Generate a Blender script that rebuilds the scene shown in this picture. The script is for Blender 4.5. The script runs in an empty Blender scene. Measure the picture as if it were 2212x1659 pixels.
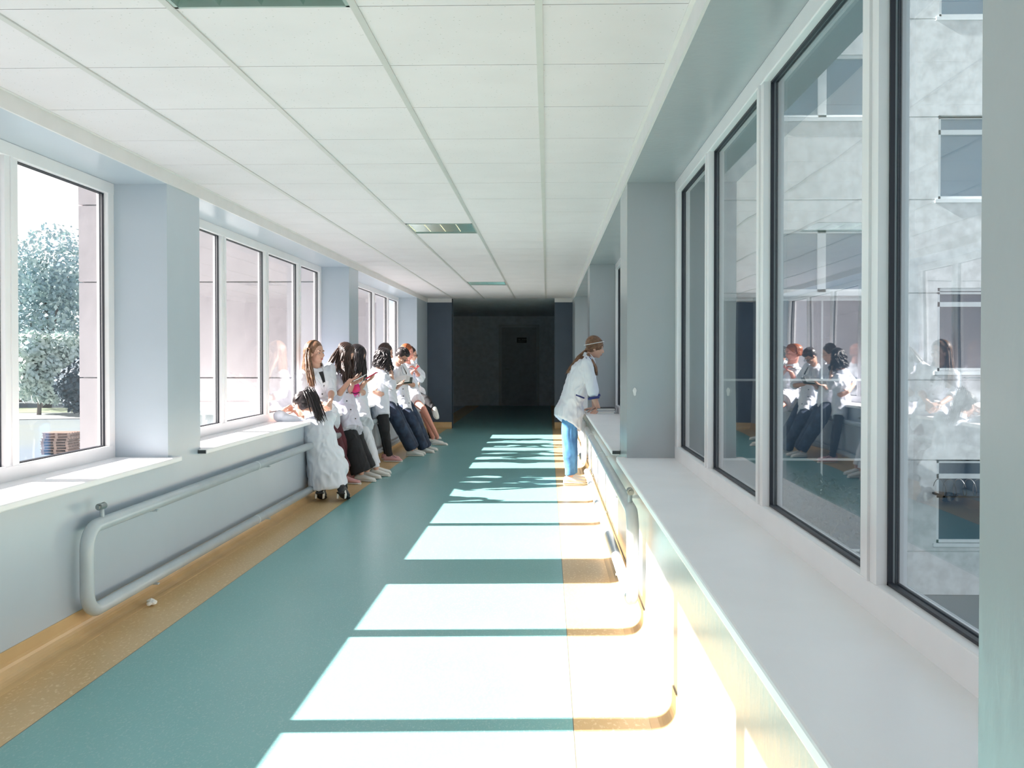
SKY, SUN, EXPO = 1.25, 31.0, 0.10
import bpy, bmesh, math, random
from mathutils import Vector, Matrix, noise
from mathutils.bvhtree import BVHTree
random.seed(7)
V = Vector
PI = math.pi
scene = bpy.context.scene
COL = scene.collection

# ------------------------------------------------------------------ camera
F_, CX, CY, YAW, PIT, H = 1961.1, 1137.14, 796.29, .023, .0126, 1.3893
_cy, _sy = math.cos(YAW), math.sin(YAW)
FW = V((-_sy*math.cos(PIT), _cy*math.cos(PIT), -math.sin(PIT)))
RT = V((_cy, _sy, 0)); UP = RT.cross(FW)
cam = bpy.data.cameras.new('camera'); camo = bpy.data.objects.new('camera', cam); COL.objects.link(camo)
M = Matrix((RT, UP, -FW)).transposed().to_4x4(); M.translation = V((0, 0, H))
camo.matrix_world = M
cam.sensor_width = 36; cam.lens = F_/2212*36
cam.shift_x = -(CX-1106)/2212; cam.shift_y = (CY-829.5)/2212
cam.clip_start = .05; cam.clip_end = 600
scene.camera = camo
def at(px, py, Y):
    """the point of the corridor at depth Y that the survey of the photograph gives"""
    d = FW + RT*((px-CX)/F_) - UP*((py-CY)/F_)
    t = Y/d.y
    return V((d.x*t, Y, H+d.z*t))

# ------------------------------------------------------------------ materials
def mat(name, col, rough=.5, metal=0., var=.0, vscale=8., bump=0., bscale=60., spec=.5, col2=None, sheen=0., stretch=(1,1,1), coat=0.):
    m = bpy.data.materials.new(name); m.use_nodes = True
    nt = m.node_tree; n = nt.nodes; l = nt.links; b = n['Principled BSDF']
    b.inputs['Roughness'].default_value = rough; b.inputs['Metallic'].default_value = metal
    b.inputs['Specular IOR Level'].default_value = spec
    b.inputs['Coat Weight'].default_value = coat
    if sheen: b.inputs['Sheen Weight'].default_value = sheen
    tc = n.new('ShaderNodeTexCoord'); mp = n.new('ShaderNodeMapping'); mp.inputs['Scale'].default_value = stretch
    l.new(tc.outputs['Object'], mp.inputs['Vector'])
    nz = n.new('ShaderNodeTexNoise'); nz.inputs['Scale'].default_value = vscale; nz.inputs['Detail'].default_value = 5
    l.new(mp.outputs['Vector'], nz.inputs['Vector'])
    mx = n.new('ShaderNodeMix'); mx.data_type = 'RGBA'
    c = V(col[:3]); c2 = V(col2) if col2 else c*(1-max(var, .04))
    mx.inputs['A'].default_value = (*c2, 1); mx.inputs['B'].default_value = (*c, 1)
    rp = n.new('ShaderNodeMapRange'); rp.inputs['From Min'].default_value = .35; rp.inputs['From Max'].default_value = .62
    l.new(nz.outputs['Fac'], rp.inputs['Value']); l.new(rp.outputs['Result'], mx.inputs['Factor'])
    l.new(mx.outputs['Result'], b.inputs['Base Color'])
    if bump:
        nb = n.new('ShaderNodeTexNoise'); nb.inputs['Scale'].default_value = bscale; nb.inputs['Detail'].default_value = 4
        l.new(mp.outputs['Vector'], nb.inputs['Vector'])
        bp = n.new('ShaderNodeBump'); bp.inputs['Strength'].default_value = bump; bp.inputs['Distance'].default_value = .01
        l.new(nb.outputs['Fac'], bp.inputs['Height']); l.new(bp.outputs['Normal'], b.inputs['Normal'])
    return m

WALL = (.475, .535, .60)
m_wall = mat('wall_paint', WALL, .28, var=.05, vscale=1.6, bump=.05, bscale=14)
m_wall_r = mat('wall_paint_right', (.40, .425, .445), .25, var=.06, vscale=2.2, bump=.10, bscale=30, stretch=(1, 1, .35))  # right wall: darker, greyer colour than the left one, with stronger bump
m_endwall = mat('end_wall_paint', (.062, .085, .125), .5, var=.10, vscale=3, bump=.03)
m_dark = mat('dark_lobby_paint', (.86, .90, .96), .7, var=.1)
m_darkdoor = mat('dark_lobby_door', (.5, .53, .56), .55, var=.1)
m_trim = mat('ceiling_trim_paint', (.72, .70, .70), .45, var=.03)
m_tile = mat('ceiling_tile', (.72, .685, .715), .9, var=.015, vscale=3, bump=.03, bscale=120)
def pinholes(m):
    nt = m.node_tree; n = nt.nodes; l = nt.links; b = n['Principled BSDF']
    tc = n.new('ShaderNodeTexCoord'); vo = n.new('ShaderNodeTexVoronoi'); vo.inputs['Scale'].default_value = 38
    l.new(tc.outputs['Object'], vo.inputs['Vector'])
    lt = n.new('ShaderNodeMath'); lt.operation = 'LESS_THAN'; lt.inputs[1].default_value = .10; l.new(vo.outputs['Distance'], lt.inputs[0])
    src = b.inputs['Base Color'].links[0].from_socket
    mx = n.new('ShaderNodeMix'); mx.data_type = 'RGBA'; l.new(lt.outputs[0], mx.inputs['Factor']); l.new(src, mx.inputs['A']); mx.inputs['B'].default_value = (.50, .48, .48, 1)
    l.new(mx.outputs['Result'], b.inputs['Base Color'])
pinholes(m_tile)
m_rail = mat('ceiling_rail', (.56, .55, .54), .4, var=.02)
m_gap = mat('ceiling_gap', (.10, .10, .10), .9)
m_pvc = mat('window_pvc', (.83, .81, .825), .32, var=.02, vscale=4)
m_gasket = mat('window_gasket', (.018, .02, .03), .5)
m_sill = mat('sill_laminate', (.92, .90, .92), .35, var=.02, vscale=3)
m_sillend = mat('sill_end_cap', (.05, .055, .06), .6)
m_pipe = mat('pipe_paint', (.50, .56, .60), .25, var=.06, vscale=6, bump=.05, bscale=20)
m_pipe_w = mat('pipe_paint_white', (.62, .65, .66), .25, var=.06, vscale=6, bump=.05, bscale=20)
m_steel = mat('valve_steel', (.35, .38, .38), .35, metal=.9)
m_black = mat('black_plastic', (.02, .02, .022), .4)
m_paper = mat('paper', (.8, .8, .78), .8)
m_conc = mat('concrete_pink', (.47, .43, .445), .8, var=.07, vscale=1.2, bump=.4, bscale=3.5)
m_conc2 = mat('concrete_grey', (.80, .80, .79), .85, var=.22, vscale=5, bump=.12, bscale=14)
m_extwhite = mat('render_white', (.86, .88, .88), .7, var=.04)
m_seam = mat('panel_seam', (.55, .53, .54), .8)
m_seamw = mat('panel_seam_light', (.80, .82, .82), .7)
m_ground = mat('yard_ground', (.075, .105, .135), .9, var=.3, vscale=.08, col2=(.10, .12, .11))
m_road = mat('yard_path', (.20, .22, .22), .9, var=.1, vscale=.3)
m_bark = mat('bark', (.16, .14, .13), .9, var=.2)
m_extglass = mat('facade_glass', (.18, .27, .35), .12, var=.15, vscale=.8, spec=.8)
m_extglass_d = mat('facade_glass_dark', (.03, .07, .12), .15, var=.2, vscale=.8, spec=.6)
m_roof = mat('roof_felt', (.35, .36, .37), .9)

def leafmat(name, c1, c2):
    m = mat(name, c1, .7, col2=c2, vscale=.9)
    return m
m_leaf1 = leafmat('foliage_bluegreen', (.42, .54, .53), (.24, .36, .43))
m_leaf2 = leafmat('foliage_pale', (.50, .60, .54), (.38, .50, .52))
m_leaf3 = leafmat('foliage_dark', (.035, .07, .095), (.02, .04, .06))

def floor_mat():
    m = bpy.data.materials.new('vinyl_floor'); m.use_nodes = True
    nt = m.node_tree; n = nt.nodes; l = nt.links; b = n['Principled BSDF']
    tc = n.new('ShaderNodeTexCoord'); sp = n.new('ShaderNodeSeparateXYZ'); l.new(tc.outputs['Object'], sp.inputs['Vector'])
    def math_(op, a, v):
        x = n.new('ShaderNodeMath'); x.operation = op
        l.new(a, x.inputs[0])
        if isinstance(v, float): x.inputs[1].default_value = v
        else: l.new(v, x.inputs[1])
        return x.outputs[0]
    g1 = math_('GREATER_THAN', sp.outputs['X'], -1.947); g2 = math_('LESS_THAN', sp.outputs['X'], .0988)
    g = math_('MULTIPLY', g1, g2)
    s1 = math_('LESS_THAN', math_('ABSOLUTE', math_('ADD', sp.outputs['X'], 1.947), 0.), .0022)
    s2 = math_('LESS_THAN', math_('ABSOLUTE', math_('ADD', sp.outputs['X'], -.0988), 0.), .0018)
    seam = math_('ADD', s1, s2)
    def nz(scale, det, st):
        mp = n.new('ShaderNodeMapping'); mp.inputs['Scale'].default_value = st; mp.inputs['Rotation'].default_value = (0, 0, .5); mp.inputs['Location'].default_value = (3.1, 1.7, .37)
        l.new(tc.outputs['Object'], mp.inputs['Vector'])
        z = n.new('ShaderNodeTexNoise'); z.inputs['Scale'].default_value = scale; z.inputs['Detail'].default_value = det
        l.new(mp.outputs['Vector'], z.inputs['Vector']); return z.outputs['Fac']
    def rng(a, lo, hi):
        r = n.new('ShaderNodeMapRange'); r.inputs['From Min'].default_value = lo; r.inputs['From Max'].default_value = hi
        l.new(a, r.inputs['Value']); return r.outputs['Result']
    def mix(f, a, c):
        x = n.new('ShaderNodeMix'); x.data_type = 'RGBA'
        if isinstance(f, float): x.inputs['Factor'].default_value = f
        else: l.new(f, x.inputs['Factor'])
        for k, v in (('A', a), ('B', c)):
            if isinstance(v, tuple): x.inputs[k].default_value = (*v, 1)
            else: l.new(v, x.inputs[k])
        return x.outputs['Result']
    big = rng(nz(1.3, 4, (1, 1, 1)), .3, .7)
    fleck = rng(nz(150, 3, (1, .5, 1)), .54, .70)
    teal = mix(big, (.18, .41, .41), (.20, .44, .435))
    teal = mix(fleck, teal, (.30, .50, .49))
    tan = mix(big, (.60, .405, .19), (.66, .46, .235))
    tan = mix(rng(nz(70, 3, (1, .5, 1)), .55, .7), tan, (.78, .60, .38))
    c = mix(g, tan, teal); c = mix(seam, c, (.16, .15, .12))
    l.new(c, b.inputs['Base Color'])
    b.inputs['Roughness'].default_value = .3
    rr = n.new('ShaderNodeMapRange'); rr.inputs['To Min'].default_value = .24; rr.inputs['To Max'].default_value = .34
    rr.inputs['Value'].default_value = .3
    b.inputs['Specular IOR Level'].default_value = .5
    return m
m_floor = floor_mat()
m_tan = mat('vinyl_cove', (.64, .44, .22), .3, var=.12, vscale=5)

def glass_mat(name, tint=(.98, 1, 1), f0=.04, gain=1.):
    m = bpy.data.materials.new(name); m.use_nodes = True
    nt = m.node_tree; n = nt.nodes; l = nt.links; n.remove(n['Principled BSDF'])
    out = n['Material Output']
    tr = n.new('ShaderNodeBsdfTransparent'); tr.inputs['Color'].default_value = (*tint, 1)
    gl = n.new('ShaderNodeBsdfGlossy'); gl.inputs['Roughness'].default_value = .004
    lw = n.new('ShaderNodeLayerWeight'); lw.inputs['Blend'].default_value = .5
    pw = n.new('ShaderNodeMath'); pw.operation = 'POWER'; pw.inputs[1].default_value = 5.
    l.new(lw.outputs['Facing'], pw.inputs[0])
    ma = n.new('ShaderNodeMath'); ma.operation = 'MULTIPLY_ADD'; ma.inputs[1].default_value = (1-f0)*gain; ma.inputs[2].default_value = f0; ma.use_clamp = True
    l.new(pw.outputs[0], ma.inputs[0])
    ms = n.new('ShaderNodeMixShader'); l.new(ma.outputs[0], ms.inputs[0]); l.new(tr.outputs[0], ms.inputs[1]); l.new(gl.outputs[0], ms.inputs[2])
    tc = n.new('ShaderNodeTexCoord'); nz = n.new('ShaderNodeTexNoise'); nz.inputs['Scale'].default_value = 1.6; nz.inputs['Detail'].default_value = 1.
    l.new(tc.outputs['Object'], nz.inputs['Vector'])
    bp = n.new('ShaderNodeBump'); bp.inputs['Strength'].default_value = .06; bp.inputs['Distance'].default_value = .02
    l.new(nz.outputs['Fac'], bp.inputs['Height']); l.new(bp.outputs['Normal'], gl.inputs['Normal'])
    l.new(ms.outputs[0], out.inputs['Surface'])
    return m
m_glass = glass_mat('window_glass', (.985, 1, 1))
m_glass_r = glass_mat('window_glass_tinted', (.86, .94, .97), .05, 1.7)

# ------------------------------------------------------------------ mesh helpers
def tag(o, label=None, cat=None, group=None, kind=None):
    if label: o['label'] = label
    if cat: o['category'] = cat
    if group: o['group'] = group
    if kind: o['kind'] = kind
    return o
def obj(name, bm, m, parent=None, smooth=False, recalc=True):
    if recalc: bmesh.ops.recalc_face_normals(bm, faces=bm.faces)
    me = bpy.data.meshes.new(name); bm.to_mesh(me); bm.free()
    if m: me.materials.append(m)
    if smooth:
        for p in me.polygons: p.use_smooth = True
    o = bpy.data.objects.new(name, me); COL.objects.link(o)
    if parent: o.parent = parent
    return o
def empty(name, loc=(0, 0, 0), parent=None):
    o = bpy.data.objects.new(name, None); COL.objects.link(o); o.location = loc; o.empty_display_size = .1
    if parent: o.parent = parent
    return o
def part(name, bm, m, parent, smooth=False, recalc=True):
    """mesh built in world coordinates, parented to an empty at parent.location"""
    root = parent; loc = V((0, 0, 0))
    while root is not None: loc += root.location; root = root.parent
    bmesh.ops.translate(bm, verts=bm.verts, vec=-loc)
    return obj(name, bm, m, parent, smooth, recalc)
def box(bm, a, b, bev=0.):
    (x0, y0, z0), (x1, y1, z1) = a, b
    x0, x1 = sorted((x0, x1)); y0, y1 = sorted((y0, y1)); z0, z1 = sorted((z0, z1))
    vs = [bm.verts.new(p) for p in ((x0,y0,z0),(x1,y0,z0),(x1,y1,z0),(x0,y1,z0),(x0,y0,z1),(x1,y0,z1),(x1,y1,z1),(x0,y1,z1))]
    fs = [bm.faces.new([vs[i] for i in f]) for f in ((0,3,2,1),(4,5,6,7),(0,1,5,4),(1,2,6,5),(2,3,7,6),(3,0,4,7))]
    if bev:
        es = list({e for f in fs for e in f.edges})
        bmesh.ops.bevel(bm, geom=es, offset=bev, segments=2, affect='EDGES', profile=.5)
    return bm
def B(*boxes, bev=0.):
    bm = bmesh.new()
    for a, b in boxes: box(bm, a, b, bev)
    return bm
def frames(pts):
    ts = []
    for i in range(len(pts)):
        a = pts[max(i-1, 0)]; b = pts[min(i+1, len(pts)-1)]
        t = (b-a); ts.append(t.normalized() if t.length > 1e-9 else V((0, 0, 1)))
    up = V((0, 0, 1)) if abs(ts[0].z) < .9 else V((1, 0, 0))
    n = (up - ts[0]*up.dot(ts[0])).normalized(); out = []
    for t in ts:
        n = (n - t*n.dot(t))
        n = n.normalized() if n.length > 1e-6 else V((1, 0, 0))
        out.append((n.copy(), t.cross(n)))
    return out
def tube(bm, pts, rad, seg=12, cap=True):
    pts = [V(p) for p in pts]
    if not isinstance(rad, (list, tuple)): rad = [rad]*len(pts)
    fr = frames(pts); rings = []
    for p, r, (n, b) in zip(pts, rad, fr):
        rings.append([bm.verts.new(p + n*(r*math.cos(2*PI*k/seg)) + b*(r*math.sin(2*PI*k/seg))) for k in range(seg)])
    for i in range(len(rings)-1):
        for k in range(seg):
            bm.faces.new((rings[i][k], rings[i][(k+1) % seg], rings[i+1][(k+1) % seg], rings[i+1][k]))
    if cap:
        bm.faces.new(rings[0][::-1]); bm.faces.new(rings[-1])
    return bm
def extrude_profile(prof, y0, y1, cap=True):
    """closed (x,z) profile swept along y"""
    bm = bmesh.new()
    a = [bm.verts.new((x, y0, z)) for x, z in prof]; b = [bm.verts.new((x, y1, z)) for x, z in prof]
    n = len(prof)
    for i in range(n): bm.faces.new((a[i], a[(i+1) % n], b[(i+1) % n], b[i]))
    if cap: bm.faces.new(a[::-1]); bm.faces.new(b)
    return bm
def bend_path(corners, r, n=8):
    pts = []
    c = [V(p) for p in corners]
    pts.append(c[0])
    for i in range(1, len(c)-1):
        d0 = (c[i-1]-c[i]).normalized(); d1 = (c[i+1]-c[i]).normalized()
        a = c[i]+d0*r; b = c[i]+d1*r; cen = c[i]+(d0+d1)*r
        for k in range(n+1):
            t = k/n*PI/2
            pts.append(cen - d1*(r*math.cos(t)) - d0*(r*math.sin(t)))
    pts.append(c[-1])
    return pts
def struct(name, bm, m, parent=None, **kw):
    o = obj(name, bm, m, parent, **kw) if parent is None else part(name, bm, m, parent, **kw)
    if parent is None: o['kind'] = 'structure'
    return o

# ------------------------------------------------------------------ corridor shell
ZC = 2.5316; XL = -2.334; XR = .486; ZT = 2.453; YE = 17.62; YB = -6.0
XLO = -2.748; XRO = 1.03; GL = -2.66; GR = .777; ZS = .774
LW = [(-4.2, .40), (.92, 5.53), (6.05, 10.65), (11.17, 16.22)]       # window bays, left wall
RW = [(-4.1, .50), (1.03, 5.55), (6.07, 10.42), (10.94, 15.95)]
def wall(name, X, XO, bays, m):
    ys = [YB] + [v for b in bays for v in b] + [YE+.25]
    struct(name, B(((X, YB, -.35), (XO, YE+.25, ZS-.035))), m)
    struct(name, B(((X, YB, ZT), (XO, YE+.25, 2.75))), m)
    for i in range(0, len(ys), 2): struct(name, B(((X, ys[i], ZS-.035), (XO, ys[i+1], ZT))), m)
wall('wall_left', XL, XLO, LW, m_wall)
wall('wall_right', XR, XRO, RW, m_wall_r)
struct('wall_back', B(((XLO, YB-.2, -.35), (XRO, YB, 2.75))), m_wall)
DX0, DX1 = -1.856, .141
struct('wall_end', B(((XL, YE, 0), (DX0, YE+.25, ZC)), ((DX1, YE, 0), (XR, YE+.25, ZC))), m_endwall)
struct('wall_lobby', B(((-3.2, YE+.25, 0), (-3.0, 26.2, 2.7)), ((1.6, YE+.25, 0), (1.8, 26.2, 2.7)), ((-3.0, 26, 0), (1.6, 26.2, 2.7)),
       ((-3.0, YE+.25, 0), (DX0, YE+.27, 2.6)), ((DX1, YE+.25, 0), (1.6, YE+.27, 2.6)), ((-3.2, YE, 2.56), (1.8, 26.2, 2.7))), m_dark)
# far door in the lobby
d = empty('door_1', (-.81, 25.97, 0)); d['kind'] = 'structure'
part('door_leaf', B(((-1.31, 25.95, .02), (-.31, 25.985, 2.24)), bev=.004), m_darkdoor, d)
part('door_frame', B(((-1.39, 25.94, 0), (-1.32, 25.995, 2.32)), ((-.30, 25.94, 0), (-.23, 25.995, 2.32)), ((-1.319, 25.942, 2.25), (-.301, 25.99, 2.32))), mat('door_frame_dark', (.66, .68, .70), .5), d)
bm = bmesh.new(); tube(bm, bend_path([(-1.2, 25.96, 1.05), (-1.2, 25.90, 1.05), (-1.08, 25.90, 1.05)], .012, 4), .009, 8)
part('door_handle', bm, m_steel, d, smooth=True)
sg = empty('door_sign', (-.73, 25.93, 1.88)); tag(sg, 'small dark plate with faint lettering on the unlit door beyond the corridor', 'sign')
part('plate', B(((-.87, 25.92, 1.80), (-.59, 25.945, 1.95)), bev=.002), mat('sign_plate', (.05, .055, .06), .5), sg)
bm = bmesh.new(); x = -.835
for i, w in enumerate((.02, .03, .015, 0, .03, .02, .03, .02, .03)):
    if w: box(bm, (x, 25.914, 1.885), (x+w*.75, 25.921, 1.905))
    x += .028
box(bm, (-.835, 25.914, 1.845), (-.62, 25.921, 1.853))
part('lettering', bm, mat('sign_letters', (.35, .37, .38), .5), sg)

# floor
bm = bmesh.new(); box(bm, (XL, YB, -.3), (XR, 26, 0)); struct('floor', bm, m_floor)
struct('floor_lobby', B(((-3.0, YE+.25, -.3), (XL, 26, -.001)), ((XR, YE+.25, -.3), (1.6, 26, -.001))), m_dark)
# coved skirting
def cove(s, X, zc=.1265, r=.07, t=.006):
    prof = [(X, 0), (X, zc), (X+s*t, zc)]
    c = (X+s*(t+r), r+.004)
    for k in range(9):
        a = PI + k/8*PI/2
        prof.append((c[0] + s*r*math.cos(a), c[1] + r*math.sin(a)))
    prof.append((c[0]+s*.02, .001)); prof.append((c[0]+s*.02, 0))
    return prof
struct('baseboard_left', extrude_profile(cove(1, XL), YB, YE), m_tan, smooth=False)
struct('baseboard_right', extrude_profile(cove(-1, XR), YB, YE), m_tan)
def cove_x(x0, x1):
    bm = extrude_profile(cove(1, 0), x0, x1)
    for v in bm.verts: v.co = V((v.co.y, YE-v.co.x, v.co.z))
    return bm
bm = cove_x(XL, DX0)
b2 = cove_x(DX1, XR); me_ = bpy.data.meshes.new('tmp'); b2.to_mesh(me_); bm.from_mesh(me_); b2.free()
struct('baseboard_end', bm, m_tan)

# ceiling: tiles, rails, backing
A0 = -.0281; Y0 = 2.9575
xs = [XL, A0-1.8, A0-1.2, A0-.6, A0, XR]
FIX = [(-1, 2), (8, 2), (18, 2)]          # (row, column) of the fittings
bm = bmesh.new(); k0 = int((YB-Y0)/.6)-1
for k in range(k0, 25):
    y0 = Y0+k*.6; y1 = y0+.6
    if y1 > YE: y1 = YE
    if y0 < YB: y0 = YB
    if y1-y0 < .02: continue
    for c in range(5):
        if (k, c) in FIX or (k, c) == (-9, 2): continue
        box(bm, (xs[c]+.002, y0+.0025, ZC), (xs[c+1]-.002, y1-.0025, ZC+.015))
struct('ceiling', bm, m_tile)
struct('ceiling_void', B(((XLO, YB-.2, 2.75), (XRO, YE+.25, 3.0))), m_gap)
bm = bmesh.new()
for k in range(k0+1, 25):
    y = Y0+k*.6
    if YB < y < YE: box(bm, (XL, y-.004, ZC+.004), (XR, y+.004, ZC+.03))
struct('trim_1', bm, m_gap)
bm = bmesh.new()
for x in xs[1:5]: box(bm, (x-.0125, YB, ZC-.006), (x+.0125, YE, ZC+.03))
struct('trim_2', bm, m_rail)
struct('trim_3', B(((XL, YB, ZT), (XL+.012, YE, ZC+.01)), ((XL, YB, ZC-.004), (XL+.03, YE, ZC+.01))), m_trim)
struct('trim_4', B(((XR-.012, YB, ZT), (XR, YE, ZC+.01)), ((XR-.03, YB, ZC-.004), (XR, YE, ZC+.01))), m_trim)
struct('trim_5', B(((XL+.012, YE-.014, ZT), (DX0, YE, ZC+.01)), ((DX1, YE-.014, ZT), (XR-.012, YE, ZC+.01))), m_trim)

# ceiling light fittings
m_alu = mat('louvre_aluminium', (.70, .80, .77), .12, metal=.95)
m_housing = mat('fitting_housing', (.40, .50, .47), .3, metal=.3)
m_tube = mat('fluorescent_tube', (.75, .80, .78), .2)
where = {-1: 'nearest the camera, cut by the top edge of the photo', 8: 'halfway along the corridor, second from the camera', 18: 'farthest along the corridor, near the dark end'}
for k, c in FIX:
    y0 = Y0+k*.6; x0, x1 = xs[c]+.014, xs[c+1]-.014; y0 += .004; y1 = y0+.592
    e = empty('ceiling_light', ((x0+x1)/2, (y0+y1)/2, ZC)); tag(e, 'unlit square louvred ceiling light ' + where[k], 'ceiling light', 'louvred ceiling lights')
    part('housing', B(((x0, y0, ZC+.085), (x1, y1, ZC+.09)), ((x0, y0, ZC-.004), (x0+.012, y1, ZC+.09)), ((x1-.012, y0, ZC-.004), (x1, y1, ZC+.09)), ((x0, y0, ZC-.004), (x1, y0+.012, ZC+.09)), ((x0, y1-.012, ZC-.004), (x1, y1, ZC+.09))), m_housing, e)
    # louvre: V blades along y and thin cross fins
    bm = bmesh.new(); n = 4; w = (x1-x0-.024)/n
    for i in range(n+1):
        xc = x0+.012+w*i
        for s in (-1, 1):
            if (i == 0 and s < 0) or (i == n and s > 0): continue
            vs = [bm.verts.new(p) for p in ((xc, y0+.012, ZC), (xc, y1-.012, ZC), (xc+s*.022, y1-.012, ZC+.055), (xc+s*.022, y0+.012, ZC+.055))]
            bm.faces.new(vs)
    for j in range(1, 9):
        yc = y0+.012+(y1-y0-.024)*j/9
        for s in (-1, 1):
            bm.faces.new([bm.verts.new(p) for p in ((x0+.012, yc, ZC+.002), (x1-.012, yc, ZC+.002), (x1-.012, yc+s*.008, ZC+.045), (x0+.012, yc+s*.008, ZC+.045))])
    part('louvre', bm, m_alu, e)
    for i in range(n):
        bm = bmesh.new(); xc = x0+.012+w*(i+.5); tube(bm, [(xc, y0+.02, ZC+.068), (xc, y1-.02, ZC+.068)], .008, 10)
        part('lamp_tube', bm, m_tube, e, smooth=True)

# windows
wn = [0]
def window(side, y0, y1, mull, mglass):
    wn[0] += 1
    X = GL if side < 0 else GR; s = side; D = .075
    e = empty('window_%d' % wn[0], (X, (y0+y1)/2, ZS)); e['kind'] = 'structure'
    bz, tz = ZS+.075, ZT-.07
    fr = bmesh.new(); fb = .075
    x0, x1 = X, X+s*D
    box(fr, (x0, y0, ZS-.03), (x1, y1, bz), .004); box(fr, (x0, y0, tz), (x1, y1, ZT), .004)
    box(fr, (x0+s*.0015, y0, bz-.01), (x1, y0+fb, tz+.01), .004); box(fr, (x0+s*.0015, y1-fb, bz-.01), (x1, y1, tz+.01), .004)
    part('window_frame', fr, m_pvc, e)
    ed = [y0+fb] + [v for m in mull for v in (m-.055, m+.055)] + [y1-fb]
    for m in mull: part('mullion', B(((x0+s*.003, m-.055, bz-.01), (x1, m+.055, tz+.01)), ((x0-s*.004, m-.012, bz), (x0+s*.005, m+.012, tz)), bev=.0), m_pvc, e)
    for i in range(0, len(ed), 2):
        a, b = ed[i], ed[i+1]
        p = part('pane', B(((x0+s*.040, a-.005, bz-.005), (x0+s*.046, b+.005, tz+.005))), mglass, e)
        g = bmesh.new(); gx0, gx1 = x0+s*.028, x0+s*.0395; q = .0055 if side < 0 else .0075
        for (aa, bb) in (((gx0, a, bz), (gx1, b, bz+q)), ((gx0, a, tz-q), (gx1, b, tz)), ((gx0, a, bz), (gx1, a+q, tz)), ((gx0, b-q, bz), (gx1, b, tz))): box(g, aa, bb)
        g2x0, g2x1 = x0+s*.047, x0+s*.055
        for (aa, bb) in (((g2x0, a, bz), (g2x1, b, bz+q)), ((g2x0, a, tz-q), (g2x1, b, tz)), ((g2x0, a, bz), (g2x1, a+q, tz)), ((g2x0, b-q, bz), (g2x1, b, tz))): box(g, aa, bb)
        part('gasket', g, m_gasket, e)
    # sill board, its nose past the wall face
    XW = XL if side < 0 else XR
    nose = XW - s*.060
    part('window_sill', B(((nose, y0-.045, ZS-.034), (X+s*.002, y1+.075, ZS)), bev=.006) if False else sill_bm(nose, X, XW, y0, y1, s), m_sill, e)
    c = bmesh.new()
    for yy in (y0-.046, y1+.071): box(c, (nose+s*.006, yy, ZS-.028), (XW-s*.002, yy+.005, ZS-.006))
    part('sill_end_cap', c, m_sillend, e)
    return e
def sill_bm(nose, X, XW, y0, y1, s):
    bm = bmesh.new()
    box(bm, (nose, y0-.042, ZS-.034), (XW-s*.001, y1+.072, ZS), .007)
    box(bm, (XW-s*.02, y0+.0005, ZS-.0335), (X+s*.002, y1-.0005, ZS-.0002))
    return bm
window(-1, *LW[0], [-3.0, -1.85, -.7], m_glass)
window(-1, *LW[1], [2.16, 3.31, 4.46], m_glass)
window(-1, *LW[2], [7.43, 8.58, 9.72], m_glass)
window(-1, *LW[3], [12.62, 13.92, 15.18], m_glass)
window(1, *RW[0], [-2.95, -1.8, -.65], m_glass_r)
window(1, *RW[1], [2.22, 3.36, 4.47], m_glass_r)
window(1, *RW[2], [7.2, 8.3, 9.4], m_glass_r)
window(1, *RW[3], [12.2, 13.45, 14.7], m_glass_r)

# ------------------------------------------------------------------ heating pipes
def pipe_loop(label, X, s, y0, y1, zu, zl, r, m, valve=True):
    e = empty('heating_pipe', (X, y0, zl)); tag(e, label, 'heating pipe')
    bm = bmesh.new()
    tube(bm, bend_path([(X, y1-.12, zu), (X, y0, zu), (X, y0, zl), (X, y1-.12, zl)], .105, 10), r, 20)
    part('pipe_loop', bm, m, e, smooth=True)
    if valve:
        bm = bmesh.new(); tube(bm, [(X, y0+.16, zu+.01), (X, y0+.15, zu+.075)], .011, 10); part('vent_stem', bm, m, e, smooth=True)
        bm = bmesh.new(); tube(bm, [(X+s*.0, y0+.12, zu+.088), (X, y0+.175, zu+.088)], [.018, .018], 12)
        tube(bm, [(X, y0+.105, zu+.088), (X, y0+.12, zu+.088)], [.011, .011], 6); part('vent_valve', bm, m_steel, e, smooth=False)
    XW = XL if s < 0 else XR
    for z in (zu, zl):
        yy = y0+.75
        while yy < y1-.3:
            bm = bmesh.new()
            box(bm, (X+s*r*.2, yy-.014, z-r-.008), (XW, yy+.014, z-r+.006))
            box(bm, (X-s*r*.9, yy-.012, z-r-.006), (X+s*r*.3, yy+.012, z-r+.002))
            part('bracket', bm, m_pipe if s < 0 else m_pipe_w, e); yy += 2.1
    for z in (zu, zl):
        for yy in (y0+2.6, y0+4.3):
            if yy < y1-.3:
                bm = bmesh.new(); tube(bm, [(X, yy-.012, z), (X, yy-.006, z), (X, yy+.006, z), (X, yy+.012, z)], [r, r*1.07, r*1.07, r], 20, cap=False); part('weld_ring', bm, m, e, smooth=True)
    return e
pipe_loop('grey heating pipe loop low on the left wall, nearest the camera', XL+.072, -1, 4.40, 9.9, .545, .125, .034, m_pipe)
pipe_loop('grey painted heating pipe loop on the left wall behind the legs of the leaning group', XL+.072, -1, 11.2, 15.9, .545, .125, .034, m_pipe)
pipe_loop('sunlit white painted heating pipe loop low on the right wall, nearer one with vent valve', XR-.062, 1, 4.50, 9.85, .615, .165, .031, m_pipe_w)
pipe_loop('white painted heating pipe loop on the right wall beyond the standing person', XR-.062, 1, 10.5, 15.3, .615, .165, .031, m_pipe_w, False)
bm = bmesh.new()
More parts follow.
